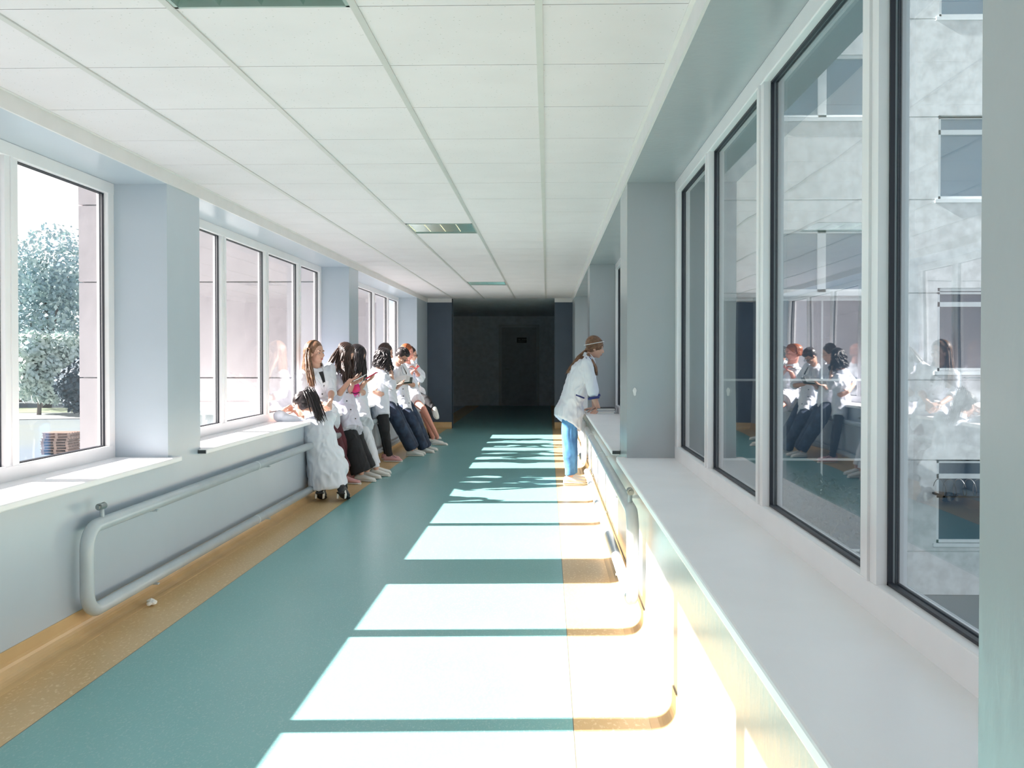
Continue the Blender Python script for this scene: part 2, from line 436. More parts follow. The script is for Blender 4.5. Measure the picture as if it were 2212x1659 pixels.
for i, (x, y) in enumerate(((0, 0), (.012, .03), (-.01, .05))):
    c = at(322, 1271, 4.98); c.z = .018
    q = bmesh.ops.create_icosphere(bm, subdivisions=1, radius=.014+.004*i)
    for v in q['verts']: v.co = V((v.co.x*(1+.4*random.random()), v.co.y*(1.2+.5*random.random()), v.co.z*(.7+.4*random.random()))) + c + V((x, y, 0))
e_ = bmesh.new(); c = at(1371, 846, 5.5475); bmesh.ops.create_circle(e_, cap_ends=True, segments=20, radius=.5)
for v in e_.verts: v.co = V((c.x+v.co.x*.022*(1+.2*math.sin(v.co.y*9)), c.y, c.z+v.co.y*.052))
g_ = bmesh.ops.extrude_face_region(e_, geom=list(e_.faces))
for v in [q for q in g_['geom'] if isinstance(q, bmesh.types.BMVert)]: v.co.y -= .002
tag(obj('plaster_patch', e_, m_trim), 'small pale oval filler patch on the near right pillar', 'plaster patch')
o = obj('crumpled_paper', bm, m_paper); tag(o, 'tiny crumpled white scrap on the tan floor edge under the left pipe', 'scrap of paper')
# ------------------------------------------------------------------ people
m_skin = mat('skin', (.62, .36, .27), .5, var=.06, vscale=20)
m_skin_d = mat('skin_tanned', (.50, .27, .19), .5, var=.06, vscale=20)
m_skin_r = mat('skin_flushed', (.62, .27, .21), .5, var=.06, vscale=20)
m_lip = mat('lips', (.45, .14, .13), .4)
m_eye = mat('eye_dark', (.03, .02, .02), .25)
m_eyew = mat('eye_white', (.75, .74, .72), .3)
m_brow = mat('eyebrow', (.10, .06, .04), .8)
m_coat = mat('coat_cotton', (.70, .725, .80), .85, var=.03, vscale=5, bump=.06, bscale=220, sheen=.1)
m_coat2 = mat('coat_cotton_lilac', (.69, .68, .79), .85, var=.03, vscale=5, bump=.06, bscale=220)
m_navy = mat('navy_piping', (.02, .03, .16), .7)
m_blackcl = mat('black_cloth', (.018, .018, .022), .85, var=.3)
m_maroon = mat('maroon_cloth', (.10, .022, .032), .85, var=.2)
m_whitecl = mat('white_trouser_cloth', (.76, .77, .82), .85, var=.04)
m_jeans = mat('blue_denim', (.055, .16, .36), .85, var=.35, vscale=7, col2=(.10, .30, .55), bump=.1, bscale=150)
m_darkjeans = mat('dark_denim', (.018, .028, .055), .85, var=.35, vscale=9, col2=(.035, .06, .11))
m_shoew = mat('white_shoe_leather', (.74, .74, .71), .5, var=.05)
m_sole = mat('white_rubber_sole', (.62, .61, .58), .6)
m_shoep = mat('pink_shoe_canvas', (.62, .33, .33), .8, var=.05)
m_shoeb = mat('black_shoe', (.02, .02, .025), .5)
m_pink = mat('hot_pink_fabric', (.85, .05, .20), .55, var=.15, vscale=9, col2=(.80, .02, .42))
m_hairs = {
 'lightbrown': mat('light_brown_hair', (.23, .125, .07), .42, var=.3, vscale=30, col2=(.14, .065, .035)),
 'darkbrown': mat('dark_brown_hair', (.055, .028, .022), .38, var=.3, vscale=30),
 'black': mat('black_hair', (.022, .016, .018), .36, var=.3, vscale=30),
 'red': mat('ginger_hair', (.36, .10, .03), .42, var=.3, vscale=30, col2=(.22, .05, .02)),
 'blonde': mat('dark_blonde_hair', (.26, .135, .075), .42, var=.3, vscale=30, col2=(.15, .075, .045)),
}
m_gold = mat('gold_bracelet', (.7, .5, .2), .3, metal=.9)
m_glassrim = mat('spectacle_rim', (.015, .015, .015), .3)
m_phone = mat('phone_case_white', (.7, .7, .72), .3)
m_phonep = mat('phone_case_pink', (.7, .05, .10), .3)
m_screen = mat('phone_glass', (.02, .02, .03), .15)

def cone(bm, a, b, ra, rb, seg=14, flat=None):
    """tapered capsule; flat=(axis vector, factor) squeezes it"""
    a, b = V(a), V(b); d = b-a; L = d.length
    d = d.normalized() if L > 1e-6 else V((0, 0, 1))
    pts, rad = [], []
    for k in range(5):
        t = k/5*PI/2; pts.append(a-d*(ra*math.cos(t))); rad.append(max(ra*math.sin(t), .0006))
    pts.append(a); rad.append(ra); pts.append(b); rad.append(rb)
    for k in range(1, 6):
        t = k/5*PI/2; pts.append(b+d*(rb*math.sin(t))); rad.append(max(rb*math.cos(t), .0006))
    n0 = len(bm.verts)
    tube(bm, pts, rad, seg)
    if flat:
        bm.verts.ensure_lookup_table(); ax, f = V(flat[0]).normalized(), flat[1]
        for v in list(bm.verts)[n0:]:
            q = v.co-a; v.co = v.co - ax*(q.dot(ax)*(1-f))
def ell(bm, c, axes, rad, sub=3):
    g = bmesh.ops.create_icosphere(bm, subdivisions=sub, radius=1)
    A = Matrix([a.normalized() for a in axes]).transposed()
    for v in g['verts']: v.co = V(c) + A @ V((v.co.x*rad[0], v.co.y*rad[1], v.co.z*rad[2]))
def loft(bm, rings, seg=28):
    """rings = (centre, side axis, fwd axis, side radius, fwd radius)"""
    rs = []
    for c, s, f, a, b in rings:
        rs.append([bm.verts.new(V(c) + s*(a*(abs(math.cos(2*PI*k/seg))**.85)*math.copysign(1, math.cos(2*PI*k/seg))) + f*(b*math.sin(2*PI*k/seg))) for k in range(seg)])
    for i in range(len(rs)-1):
        for k in range(seg): bm.faces.new((rs[i][k], rs[i][(k+1) % seg], rs[i+1][(k+1) % seg], rs[i+1][k]))
    bm.faces.new(rs[0][::-1]); bm.faces.new(rs[-1])
def fuse(bm, voxel, smooth=6, wr=None, seed=0):
    """weld overlapping closed pieces into one continuous surface"""
    bmesh.ops.recalc_face_normals(bm, faces=bm.faces)
    me = bpy.data.meshes.new('raw'); bm.to_mesh(me); bm.free()
    o = bpy.data.objects.new('raw', me); COL.objects.link(o)
    m = o.modifiers.new('r', 'REMESH'); m.mode = 'VOXEL'; m.voxel_size = voxel
    if smooth:
        s = o.modifiers.new('s', 'SMOOTH'); s.factor = .5; s.iterations = smooth
    dg = bpy.context.evaluated_depsgraph_get(); dg.update()
    ev = bpy.data.meshes.new_from_object(o.evaluated_get(dg))
    bpy.data.objects.remove(o); bpy.data.meshes.remove(me)
    b = bmesh.new(); b.from_mesh(ev); bpy.data.meshes.remove(ev)
    if wr:
        amp, sc = wr; b.normal_update(); off = V((seed*7.3, seed*3.1, seed))
        mv = []
        for v in b.verts:
            p = v.co; q = V((p.x*sc, p.y*sc, p.z*sc*.55)) + off
            w = noise.noise(q + V((noise.noise(q*.7), noise.noise(q*.7+V((9, 9, 9))), 0))*1.6)
            w2 = noise.noise(q*2.3)
            mv.append(v.normal*amp*((1-abs(w)*2.6) + .35*w2 - .5))
        for v, d in zip(b.verts, mv): v.co += d
    return b

def hand(bm, W, d, nrm, side, curl=.5, s=1., spread=.0):
    """palm, four unequal bent fingers and a thumb. d = along the fingers, nrm = out of the palm"""
    d = V(d).normalized(); nrm = V(nrm); nrm = (nrm - d*nrm.dot(d)).normalized(); x = d.cross(nrm)*side   # x = towards thumb
    W = V(W)
    for k in (-.024, -.008, .008, .024):
        cone(bm, W+d*.012*s+x*k*.75*s, W+d*.078*s+x*k*s, .0125*s, .0105*s, 8)
    Ls = (.070, .080, .074, .058)
    for i, (k, L) in enumerate(zip((.027, .009, -.009, -.027), Ls)):
        p = W + d*.080*s + x*k*s; a = 0; dd = d + x*(k*spread*20)
        for j, fr in enumerate((.45, .30, .25)):
            a += curl*(.55 if j == 0 else .8)
            q = p + (dd.normalized()*math.cos(a) + nrm*math.sin(a))*L*fr*s
            cone(bm, p, q, (.0088-.0008*j)*s, (.0080-.0008*j)*s, 8); p = q
    p = W + d*.022*s + x*.030*s
    for j, L in enumerate((.036, .030, .024)):
        dd = (d*(.55+.25*j) + x*(.75-.35*j) + nrm*(.25+.35*curl*j)).normalized(); q = p + dd*L*s
        cone(bm, p, q, (.0115-.001*j)*s, (.0100-.001*j)*s, 8); p = q

def hair_strands(bm, c, F, U, R, N, L, rnd, wave=0., parting=0., back=1.0, r0=.0075, spread=.03, fwd=.25, down=V((0, 0, -1)), aim=None, lmin=.75):
    """tubes that leave the crown, follow the skull and fall"""
    S = F.cross(U)
    for i in range(N):
        a = rnd.uniform(-1, 1)                    # -1..1 sweep from one temple round the back to the other
        ang = a*(PI*.5 + fwd)
        out = (-F*math.cos(ang) + S*math.sin(ang)).normalized()
        hr = R*rnd.uniform(1.02, 1.16)
        pts = []
        top = rnd.uniform(.0, .35)
        for t in (top, .5, .8, 1.05, 1.3):
            th = min(t, 1.45)
            pts.append(c + U*(hr*1.02*math.cos(th)) + out*(hr*math.sin(th)*1.02))
        l = L*rnd.uniform(lmin, 1.05); sp = rnd.uniform(.2, 1)*spread; n = 7
        p = pts[-1]; dirn = (down + out*.15).normalized(); ph = rnd.uniform(0, 6)
        tgt = aim if aim is not None else None
        for k in range(1, n+1):
            f = k/n
            dd = down
            if tgt is not None: dd = ((tgt-p).normalized()*.55 + down*.45).normalized()
            p = p + dd*(l/n) + out*(sp/n)
            w = V((math.sin(ph+f*9), math.cos(ph*1.3+f*8), 0))*wave
            pts.append(p+w)
        m = len(pts); rad = [r0*rnd.uniform(.8, 1.2)*(1 if k < m-3 else (m-k)/3*.9+.05) for k in range(m)]
        rad[0] = r0*.6
        tube(bm, pts, rad, 6)

def shoe(name, A, d, m, parent, L=.25, w=.045, hgt=.075, sole=m_sole, pitch=0., laces=None, side=V((0, 0, 0))):
    """A = point under the ankle on the ground, d = towards the toe"""
    d = V(d); d.z = 0; d.normalize(); s = d.cross(V((0, 0, 1))); A = V(A)
    e = d*math.cos(pitch) + V((0, 0, 1))*math.sin(pitch); up = s.cross(e)
    if up.z < 0: up = -up
    bm = bmesh.new(); rings = []
    for t, ww, h0 in ((-.30, .30, .35), (-.27, .72, .80), (-.15, .86, 1.0), (.02, .86, .98), (.18, .92, .80), (.36, 1.0, .62), (.52, .98, .50), (.63, .78, .40), (.69, .40, .26)):
        rings.append((A + e*(t*L) + up*(h0*hgt*.5+.012), s, up, w*ww, h0*hgt*.5))
    loft(bm, rings, 16); sh = part(name, fuse(bm, .006, 3), m, parent, smooth=True, recalc=False)
    bm = bmesh.new(); rings = []
    for t, ww in ((-.31, .4), (-.28, .85), (-.1, .95), (.15, .93), (.38, 1.1), (.55, 1.06), (.66, .85), (.71, .4)):
        rings.append((A + e*(t*L) + up*.010, s, up, w*ww, .011))
    loft(bm, rings, 16); q = part('sole', bm, sole, parent)
    q.parent = sh
    if laces:
        bm = bmesh.new()
        for k in range(4):
            p = A + e*((.10+.08*k)*L) + up*(hgt*(.97-.13*k)+.013); tube(bm, [p-s*.022, p+up*.004, p+s*.022+e*.01], .0035, 5)
        q = part('laces', bm, laces, parent); q.parent = sh
    return sh

def person(label, yaw, neck, pel, head, F, U=None, arms=None, legs=None, coat=None, hair=None, skin=m_skin, sh_w=.175, group=None,
           trousers=None, shoes=None, seed=1, chestlean=None, trs=1., headr=1.):
    """all points are in world metres; yaw = facing angle of the trunk in degrees"""
    rnd = random.Random(seed)
    neck, pel, head = V(neck), V(pel), V(head)
    f = V((math.cos(math.radians(yaw)), math.sin(math.radians(yaw)), 0)); up = (neck-pel).normalized()
    f = (f - up*f.dot(up)).normalized(); l = up.cross(f).normalized()            # l = the person's left
    F = V(F).normalized(); U = V(U) if U else V((0, 0, 1)); U = (U-F*U.dot(F)).normalized(); S = F.cross(U)   # S = right
    root = empty('person', (pel.x, pel.y, 0)); tag(root, label, 'person', group)
    shl, shr = neck - up*.045 + l*sh_w, neck - up*.045 - l*sh_w
    hl, hr_ = pel + l*.085, pel - l*.085
    b = bmesh.new()
    # head
    k = headr
    ell(b, head+U*.030*k-F*.012*k, (S, F, U), (.072*k, .090*k, .082*k)); ell(b, head-U*.030*k+F*.014*k, (S, F, U), (.058*k, .070*k, .078*k))
    ell(b, head-U*.086*k+F*.052*k, (S, F, U), (.026*k, .024*k, .020*k), 2)          # chin
    ell(b, head-U*.028*k+F*.088*k, (S, F, U), (.0125*k, .018*k, .016*k), 2); cone(b, head+U*.012*k+F*.076*k, head-U*.024*k+F*.098*k, .0075*k, .0095*k, 8)
    ell(b, head-U*.060*k+F*.078*k, (S, F, U), (.022*k, .010*k, .010*k), 2)          # mouth
    for s in (-1, 1):
        ell(b, head+S*.072*s*k-U*.012*k-F*.008*k, (S, F, U), (.012*k, .018*k, .030*k), 2)
        ell(b, head+S*.034*s*k-U*.022*k+F*.060*k, (S, F, U), (.024*k, .018*k, .022*k), 2)
        ell(b, head+S*.030*s*k+U*.024*k+F*.072*k, (S, F, U), (.024*k, .012*k, .009*k), 2)
    cone(b, head-U*.045*k-F*.022*k, neck-up*.03-f*.01, .050, .058)
    # trunk
    mid = (neck+pel)/2
    loft(b, [(neck-up*.02, l, f, .07, .06), (neck-up*.06, l, f, sh_w*.9, .075), (neck-up*.16, l, f, sh_w*.92, .10), (mid+up*.02, l, f, .125, .09), (mid-up*.10, l, f, .125, .09), (pel+up*.02, l, f, .155, .105), (pel-up*.07, l, f, .13, .09)])
    arms = arms or {}
    for side, key, sh in ((1, 'L', shl), (-1, 'R', shr)):
        if key not in arms: continue
        a = arms[key]; el, wr = V(a['el']), V(a['wr'])
        cone(b, sh, el, .046, .036); cone(b, el, wr, .037, .024); 
        cone(b, el+(wr-el)*.25, el+(wr-el)*.3, .037, .036)
        hand(b, wr, a['hd'], a['hn'], side, a.get('curl', .5), a.get('s', 1.))
    legs = legs or {}
    for key, hp in (('L', hl), ('R', hr_)):
        if key not in legs: continue
        g = legs[key]; kn, an = V(g['kn']), V(g['an'])
        cone(b, hp, kn, .078, .050); cone(b, kn, an, .050, .034); cone(b, kn+(an-kn)*.22-f*.006, kn+(an-kn)*.4-f*.005, .047, .042)
        if not shoes: d = V(g.get('ft', f)); cone(b, an, an+d.normalized()*.10-V((0, 0, .04)), .032, .026)
        else: cone(b, an, an-V((0, 0, .03)), .033, .030)
    part('body', fuse(b, .0062, 3), skin, root, smooth=True, recalc=False)
    # face details
    for s in (-1, 1):
        e = bmesh.new(); ell(e, head+S*.029*s*k+U*.004*k+F*.0745*k, (S, F, U), (.0125*k, .0045*k, .0052*k), 2); q = part('eye', e, m_eyew, root, smooth=True)
        e = bmesh.new(); ell(e, head+S*.029*s*k+U*.004*k+F*.0775*k, (S, F, U), (.0058*k, .004*k, .0052*k), 2); q2 = part('iris', e, m_eye, root, smooth=True); q2.parent = q
        e = bmesh.new(); tube(e, [head+S*.014*s*k+U*.024*k+F*.083*k, head+S*.030*s*k+U*.030*k+F*.082*k, head+S*.046*s*k+U*.024*k+F*.070*k], [.0025, .0036, .002], 6); part('eyebrow', e, m_brow, root, smooth=True)
    e = bmesh.new(); ell(e, head-U*.058*k+F*.0845*k, (S, F, U), (.020*k, .0050*k, .0040*k), 2); ell(e, head-U*.066*k+F*.083*k, (S, F, U), (.017*k, .0050*k, .0042*k), 2); part('lips', e, m_lip, root, smooth=True)
    # trousers
    if trousers:
        b = bmesh.new(); tm = trousers['m']; R = trousers.get('r', (.092, .066, .052)); hem = trousers.get('hem', 1.)
        loft(b, [(pel+up*.08, l, f, .14, .095), (pel, l, f, .155, .108), (pel-up*.09, l, f, .145, .10)])
        for key, hp in (('L', hl), ('R', hr_)):
            if key not in legs or legs[key].get('bare'): continue
            g = legs[key]; kn, an = V(g['kn']), V(g['an']); en = kn+(an-kn)*hem
            tube(b, [hp, hp.lerp(kn, .35), hp.lerp(kn, .7), kn, kn+(kn-hp)*.02], [min(R[0], .080), min(R[0], .090), (R[0]+R[1])/2, R[1], R[1]*.9], 18); ell(b, kn, (V((1,0,0)), V((0,1,0)), V((0,0,1))), (R[1]*1.01,)*3, 3); tube(b, [kn+(hp-kn)*.02, kn+(en-kn)*.35, kn+(en-kn)*.75, en], [R[1], R[1]*.98, R[2], R[2]], 18)
        part('trousers', fuse(b, .008, 4, (.005, 9), seed), tm, root, smooth=True, recalc=False)
    # shoes
    if shoes:
        for key, g in legs.items():
            d = V(g.get('ft', f)); an = V(g['an']); gz = g.get('gz', 0.)
            A = V((an.x, an.y, gz)) if 'sa' not in g else V(g['sa'])
            shoe('shoe', A, d, shoes['m'], root, pitch=g.get('pitch', 0), laces=shoes.get('laces'), sole=shoes.get('sole', m_sole), L=shoes.get('L', .25), hgt=shoes.get('h', .075))
    # coat
    if coat:
        b = bmesh.new(); cm = coat.get('m', m_coat); hem = V(coat['hem']); hr2 = coat.get('hr', (.20, .15)); tk = coat.get('t', 1.)
        wv = coat.get('waist', (.15, .115)); bu = coat.get('bust', .128)
        hf = coat.get('hf', None)
        ud = (pel-hem).normalized(); hfv = (f-ud*f.dot(ud)).normalized(); hlv = ud.cross(hfv)
        hv2 = V(coat['hemdir']).normalized() if 'hemdir' in coat else hfv; hl2 = l
        loft(b, [(neck+up*.005, l, f, .066, .062), (neck-up*.025, l, f, sh_w*.72, .078), (neck-up*.055, l, f, (sh_w+.028)*tk, .090*tk), (neck-up*.15, l, f, (sh_w+.008)*tk, bu*tk), (mid+up*.03, l, f, wv[0]*1.06*tk, wv[1]*1.04*tk), (mid-up*.08, l, f, wv[0]*tk, wv[1]*tk),
                 (pel+up*.03, l, f, .172*tk, .128*tk), (pel-ud*.06, hlv, hfv, max(.176, hr2[0]*.95)*tk, max(.128, hr2[1]*.95)*tk), (hem+ud*.06, hlv, (hfv+hv2*2).normalized(), hr2[0]*.99, hr2[1]*.99), (hem, hlv, hv2, hr2[0]*1.01, hr2[1]*1.01), (hem-ud*.012, hlv, hv2, hr2[0]*.99, hr2[1]*.99)])
        if coat.get('bulge'):
            for (c, r) in coat['bulge']: ell(b, V(c), (V((1,0,0)), V((0,1,0)), V((0,0,1))), r)
        for key, sh in (('L', shl), ('R', shr)):
            if key not in arms: continue
            a = arms[key]; el, wr = V(a['el']), V(a['wr']); sl = a.get('sleeve', 1.45)   # 1 = elbow, 2 = wrist
            cone(b, sh+ (el-sh)*.02, sh+(el-sh)*min(sl, 1.), .066, .056 if sl >= 1 else .060)
            if sl > 1:
                e2 = el+(wr-el)*(sl-1); tube(b, [el+(sh-el)*.05, el, el+(e2-el)*.5, e2], [.054, .055, .052, .046], 18)
                ell(b, el, (V((1,0,0)), V((0,1,0)), V((0,0,1))), (.055, .055, .055), 2)
        cb = fuse(b, .009, 3, (coat.get('wr', .0085)*.95, coat.get('wsc', 8.5)*1.5), seed)
        bv = BVHTree.FromBMesh(cb)
        part('coat', cb, cm, root, smooth=True, recalc=False)
        def snap(p, off=.004, maxd=.35):
            loc, nrm, i, dist = bv.find_nearest(V(p), maxd)
            return (loc+nrm*off, nrm) if loc is not None else (V(p), V((0, 0, 1)))
        def cast(p, dr, off=.003):
            loc, nrm, i, dist = bv.ray_cast(V(p), V(dr).normalized())
            return (loc+nrm*off, nrm) if loc is not None else snap(p, off)
        # collar: standing band and two lapels laid on the chest
        if coat.get('collar', True):
            cbm = bmesh.new()
            pts = [neck + up*.020 + (l*math.cos(t)*.070 + f*math.sin(t)*.066) - up*.03*max(0, math.sin(t)) for t in [PI/2+.45+i*(2*PI-.9)/16 for i in range(17)]]
            ring = []
            for p in pts:
                o_ = (p-neck); o_ = (o_-up*o_.dot(up)).normalized()
                ring.append([cbm.verts.new(p-o_*.001), cbm.verts.new(p+up*.020+o_*.002), cbm.verts.new(p+up*.017+o_*.010), cbm.verts.new(p-up*.028+o_*.026), cbm.verts.new(p-up*.030+o_*.020)])
            for i in range(len(ring)-1):
                for q in range(5): cbm.faces.new((ring[i][q], ring[i][(q+1) % 5], ring[i+1][(q+1) % 5], ring[i+1][q]))
            cbm.faces.new(ring[0]); cbm.faces.new(ring[-1][::-1])
            part('collar', cbm, cm, root)
            for s in (-1, 1):
                lb = bmesh.new(); g = [(.030, -.015), (.085, -.055), (.095, -.11), (.055, -.14), (.012, -.23), (.010, -.20), (.018, -.12)]
                vs = []
                for x, z in g:
                    p, nn = cast(neck + l*x*s + up*z + f*.30, -f, .010); vs.append((p, nn))
                top = [lb.verts.new(p+n_*.004) for p, n_ in vs]; bot = [lb.verts.new(p-n_*.004) for p, n_ in vs]
                lb.faces.new(top); lb.faces.new(bot[::-1])
                for i in range(len(g)): lb.faces.new((top[i], bot[i], bot[(i+1) % len(g)], top[(i+1) % len(g)]))
                part('lapel', lb, cm, root)
            if coat.get('inner'):
                ib = bmesh.new(); vs = [cast(neck + l*x + up*z + f*.30, -f, .007)[0] for x, z in ((-.022, -.03), (.022, -.03), (.016, -.13), (.0, -.19), (-.014, -.12))]
                top = [ib.verts.new(p) for p in vs]; bot = [ib.verts.new(p-f*.01) for p in vs]
                ib.faces.new(top); ib.faces.new(bot[::-1])
                for i in range(5): ib.faces.new((top[i], bot[i], bot[(i+1) % 5], top[(i+1) % 5]))
                part('undershirt', ib, coat['inner'], root)
        for t in coat.get('buttons', ()):
            p, nn = cast(neck+(hem-neck)*t + f*.40, -f, .002)
            bb = bmesh.new(); tube(bb, [p, p+nn*.005], [.0085, .0075], 10); part('button', bb, m_black, root)
        if coat.get('belt'):
            bb = bmesh.new(); c = mid-up*.04; pr_ = [cast(c + l*math.cos(t)*.34 + f*math.sin(t)*.34, -(l*math.cos(t)+f*math.sin(t)), .001)[0] for t in [i*2*PI/28 for i in range(28)]]
            ring = []
            for p in pr_:
                o_ = (p-c).normalized(); ring.append([bb.verts.new(p+up*.018), bb.verts.new(p+up*.018+o_*.006), bb.verts.new(p-up*.018+o_*.006), bb.verts.new(p-up*.018)])
            for i in range(28):
                for q in range(4): bb.faces.new((ring[i][q], ring[i][(q+1) % 4], ring[(i+1) % 28][(q+1) % 4], ring[(i+1) % 28][q]))
            part('belt', bb, cm, root)
        for a_, b_, wd, mm, nm in coat.get('strips', ()):
            bb = bmesh.new(); n = 8; vt, vb = [], []
            dirn = (V(b_)-V(a_)).normalized()
            for i in range(n+1):
                q_ = V(a_)+(V(b_)-V(a_))*i/n; p, nn = cast(q_, q_-V((0, 0, H)), .003); s_ = nn.cross(dirn).normalized()
                vt.append((bb.verts.new(p+s_*wd), bb.verts.new(p-s_*wd), bb.verts.new(p-s_*wd-nn*.006), bb.verts.new(p+s_*wd-nn*.006)))
            for i in range(n):
                for q in range(4): bb.faces.new((vt[i][q], vt[i][(q+1) % 4], vt[i+1][(q+1) % 4], vt[i+1][q]))
            bb.faces.new(vt[0]); bb.faces.new(vt[-1][::-1]); part(nm, bb, mm, root)
        for key in ('L', 'R'):
            if coat.get('cuff') and key in arms:
                a = arms[key]; el, wr = V(a['el']), V(a['wr']); sl = a.get('sleeve', 1.45)
                sh = shl if key == 'L' else shr
                q = el+(wr-el)*(sl-1) if sl > 1 else sh+(el-sh)*(sl+.16); d = (wr-el).normalized() if sl > 1 else (el-sh).normalized()
                bb = bmesh.new(); r = .054 if sl > 1 else .064
                tube(bb, [q-d*.012, q-d*.008, q+d*.008, q+d*.012], [r*.97, r, r, r*.97], 18); part('cuff', bb, coat['cuff'], root, smooth=True)
    # hair
    if hair:
        hm = m_hairs[hair['c']]; b = bmesh.new(); c = head+U*.030*k-F*.012*k; R = .094*k
        # cap
        ell(b, c-F*.016*k+U*.012*k, (S, F, U), (.086*k, .094*k, .090*k)); 
        if hair.get('kind') != 'short': ell(b, c-F*.026*k-U*.030*k, (S, F, U), (.078*k, .066*k, .078*k))
        else: ell(b, c-F*.034*k-U*.02*k, (S, F, U), (.076*k, .066*k, .070*k)); ell(b, c+F*.055*k+U*.045*k, (S, F, U), (.060*k, .040*k, .035*k), 2)
        kd = hair.get('kind', 'long')
        if kd == 'long':
            hair_strands(b, c-F*.012, F, U, R, int(hair.get('n', 110)*1.9), hair['L'], rnd, hair.get('wave', .006), spread=hair.get('spread', .03), fwd=hair.get('fwd', .3), r0=hair.get('r0', .0085)*.68, down=V(hair.get('down', (0, 0, -1))), lmin=hair.get('lmin', .75))
        elif kd == 'tail':
            kn = c + V(hair['knot']); 
            for i in range(150):     # combed back to the knot
                a = rnd.uniform(-1, 1)*PI*.62; th = rnd.uniform(.5, 1.5)
                st = c + U*R*.98*math.cos(th) + (F*math.cos(a*1.0)+S*math.sin(a))*R*.98*math.sin(th)
                pts = []
                for q in range(6):
                    t = q/5; p = st.lerp(kn, t); v_ = p-(c-F*.01)
                    if v_.length < R*1.02: p = (c-F*.01)+v_.normalized()*R*1.02
                    pts.append(p)
                tube(b, pts, [.003, .004, .004, .004, .004, .004], 5)
            ell(b, kn, (S, F, U), (.026, .026, .026), 2)
            path = [V(p) for p in hair['path']]
            for i in range(int(hair.get('n', 46)*2.4)):
                o_ = V((rnd.gauss(0, 1), rnd.gauss(0, 1), rnd.gauss(0, 1)))*hair.get('fat', .016); pts = [kn+o_*.4]
                ln = rnd.uniform(.75, 1.03)
                for j, p in enumerate(path): pts.append(kn + (p-kn)*ln + o_*(1+.08*j))
                # subdivide softly
                sm = []
                for j in range(len(pts)-1):
                    for q in range(3): sm.append(pts[j].lerp(pts[j+1], q/3))
                sm.append(pts[-1]); n_ = len(sm)
                tube(b, sm, [.0045*(1 if j < n_-4 else max((n_-j)/4, .1)) for j in range(n_)], 5)
        elif kd == 'short':
            for i in range(220):
                a = rnd.uniform(-PI, PI); th = rnd.uniform(0, 1.25); o_ = (F*math.cos(a)+S*math.sin(a))
                if math.cos(a) > .1 and th > 1.0: continue
                st = c-F*.012+U*.012 + U*R*.93*math.cos(th) + o_*R*.93*math.sin(th)
                tube(b, [st, st+(st-c).normalized()*.006+F*.012, st+(st-c).normalized()*.008+F*.026-U*.006], [.004, .0035, .001], 4)
        for path, cnt, fat in hair.get('locks', ()):
            path = [V(p) for p in path]
            for i in range(cnt):
                o_ = V((rnd.gauss(0, fat), rnd.gauss(0, fat), 0)); ln = rnd.uniform(.85, 1.03); sm = []
                pp = [path[0]+o_*.6] + [path[0]+(p-path[0])*ln+o_*(1+.15*j) for j, p in enumerate(path[1:])]
                for j in range(len(pp)-1):
                    for q in range(3): sm.append(pp[j].lerp(pp[j+1], q/3))
                sm.append(pp[-1]); n_ = len(sm); w_ = rnd.uniform(0, 6)
                sm = [p+V((math.sin(w_+j*.9), math.cos(w_+j), 0))*.003 for j, p in enumerate(sm)]
                tube(b, sm, [.0050*(1 if j < n_-4 else max((n_-j)/4, .1)) for j in range(n_)], 5)
        ho = part('hair', b, hm, root, smooth=True)
        if hair.get('band'):
            bb = bmesh.new(); pts = [c-F*.012 + (F*math.cos(t)+S*math.sin(t))*R*1.09 + U*(.012+.045*math.cos(t)) for t in [i*2*PI/30 for i in range(31)]]
            tube(bb, pts, .004, 6); q = part('headband', bb, hair['band'], root, smooth=True); q.parent = ho
    root['_'] = 0; del root['_']
    return root, dict(S=S, F=F, U=U, head=head, l=l, f=f, up=up)

def spectacles(root, h, m=m_glassrim):
    S, F, U, c = h['S'], h['F'], h['U'], h['head']; b = bmesh.new()
    for s in (-1, 1):
        o_ = c+S*.031*s+U*.002+F*.095
        tube(b, [o_+S*.024*math.cos(t)+U*.017*math.sin(t) for t in [i*2*PI/16 for i in range(17)]], .0028, 6)
        tube(b, [o_+S*.024*s, c+S*.078*s+U*.008+F*.06, c+S*.080*s+U*.005-F*.01], .0028, 6)
    tube(b, [c+S*.008+U*.006+F*.097, c-S*.008+U*.006+F*.097], .0028, 6)
    part('spectacles', b, m, root)
def thing_box(name, label, cat, c, ax, size, m, parts=()):
    """small slab thing with its own axes: ax=(x,y,z)"""
    e = empty(name, c); tag(e, label, cat); A = Matrix([V(a).normalized() for a in ax]).transposed()
    def mk(nm, a, b, mm, bev=.001):
        bm = bmesh.new(); box(bm, a, b, bev)
        for v in bm.verts: v.co = V(c) + A @ v.co
        part(nm, bm, mm, e)
    sx, sy, sz = [q/2 for q in size]
    mk('case', (-sx, -sy, -sz), (sx, sy, sz), m)
    for nm, a, b, mm in parts: mk(nm, a, b, mm, 0)
    return e
def phone(label, c, ax, m, k=1.):
    return thing_box('phone', label, 'phone', c, ax, (.07*k, .14*k, .009), m, [('screen', (-.032*k, -.065*k, .0046), (.032*k, .065*k, .0056), m_screen), ('camera_lens', (-.028*k, .050*k, -.0065), (-.018*k, .060*k, -.0046), m_screen)])
def n2(a): return V(a).normalized()
GR = 'people in white coats leaning along the left wall'
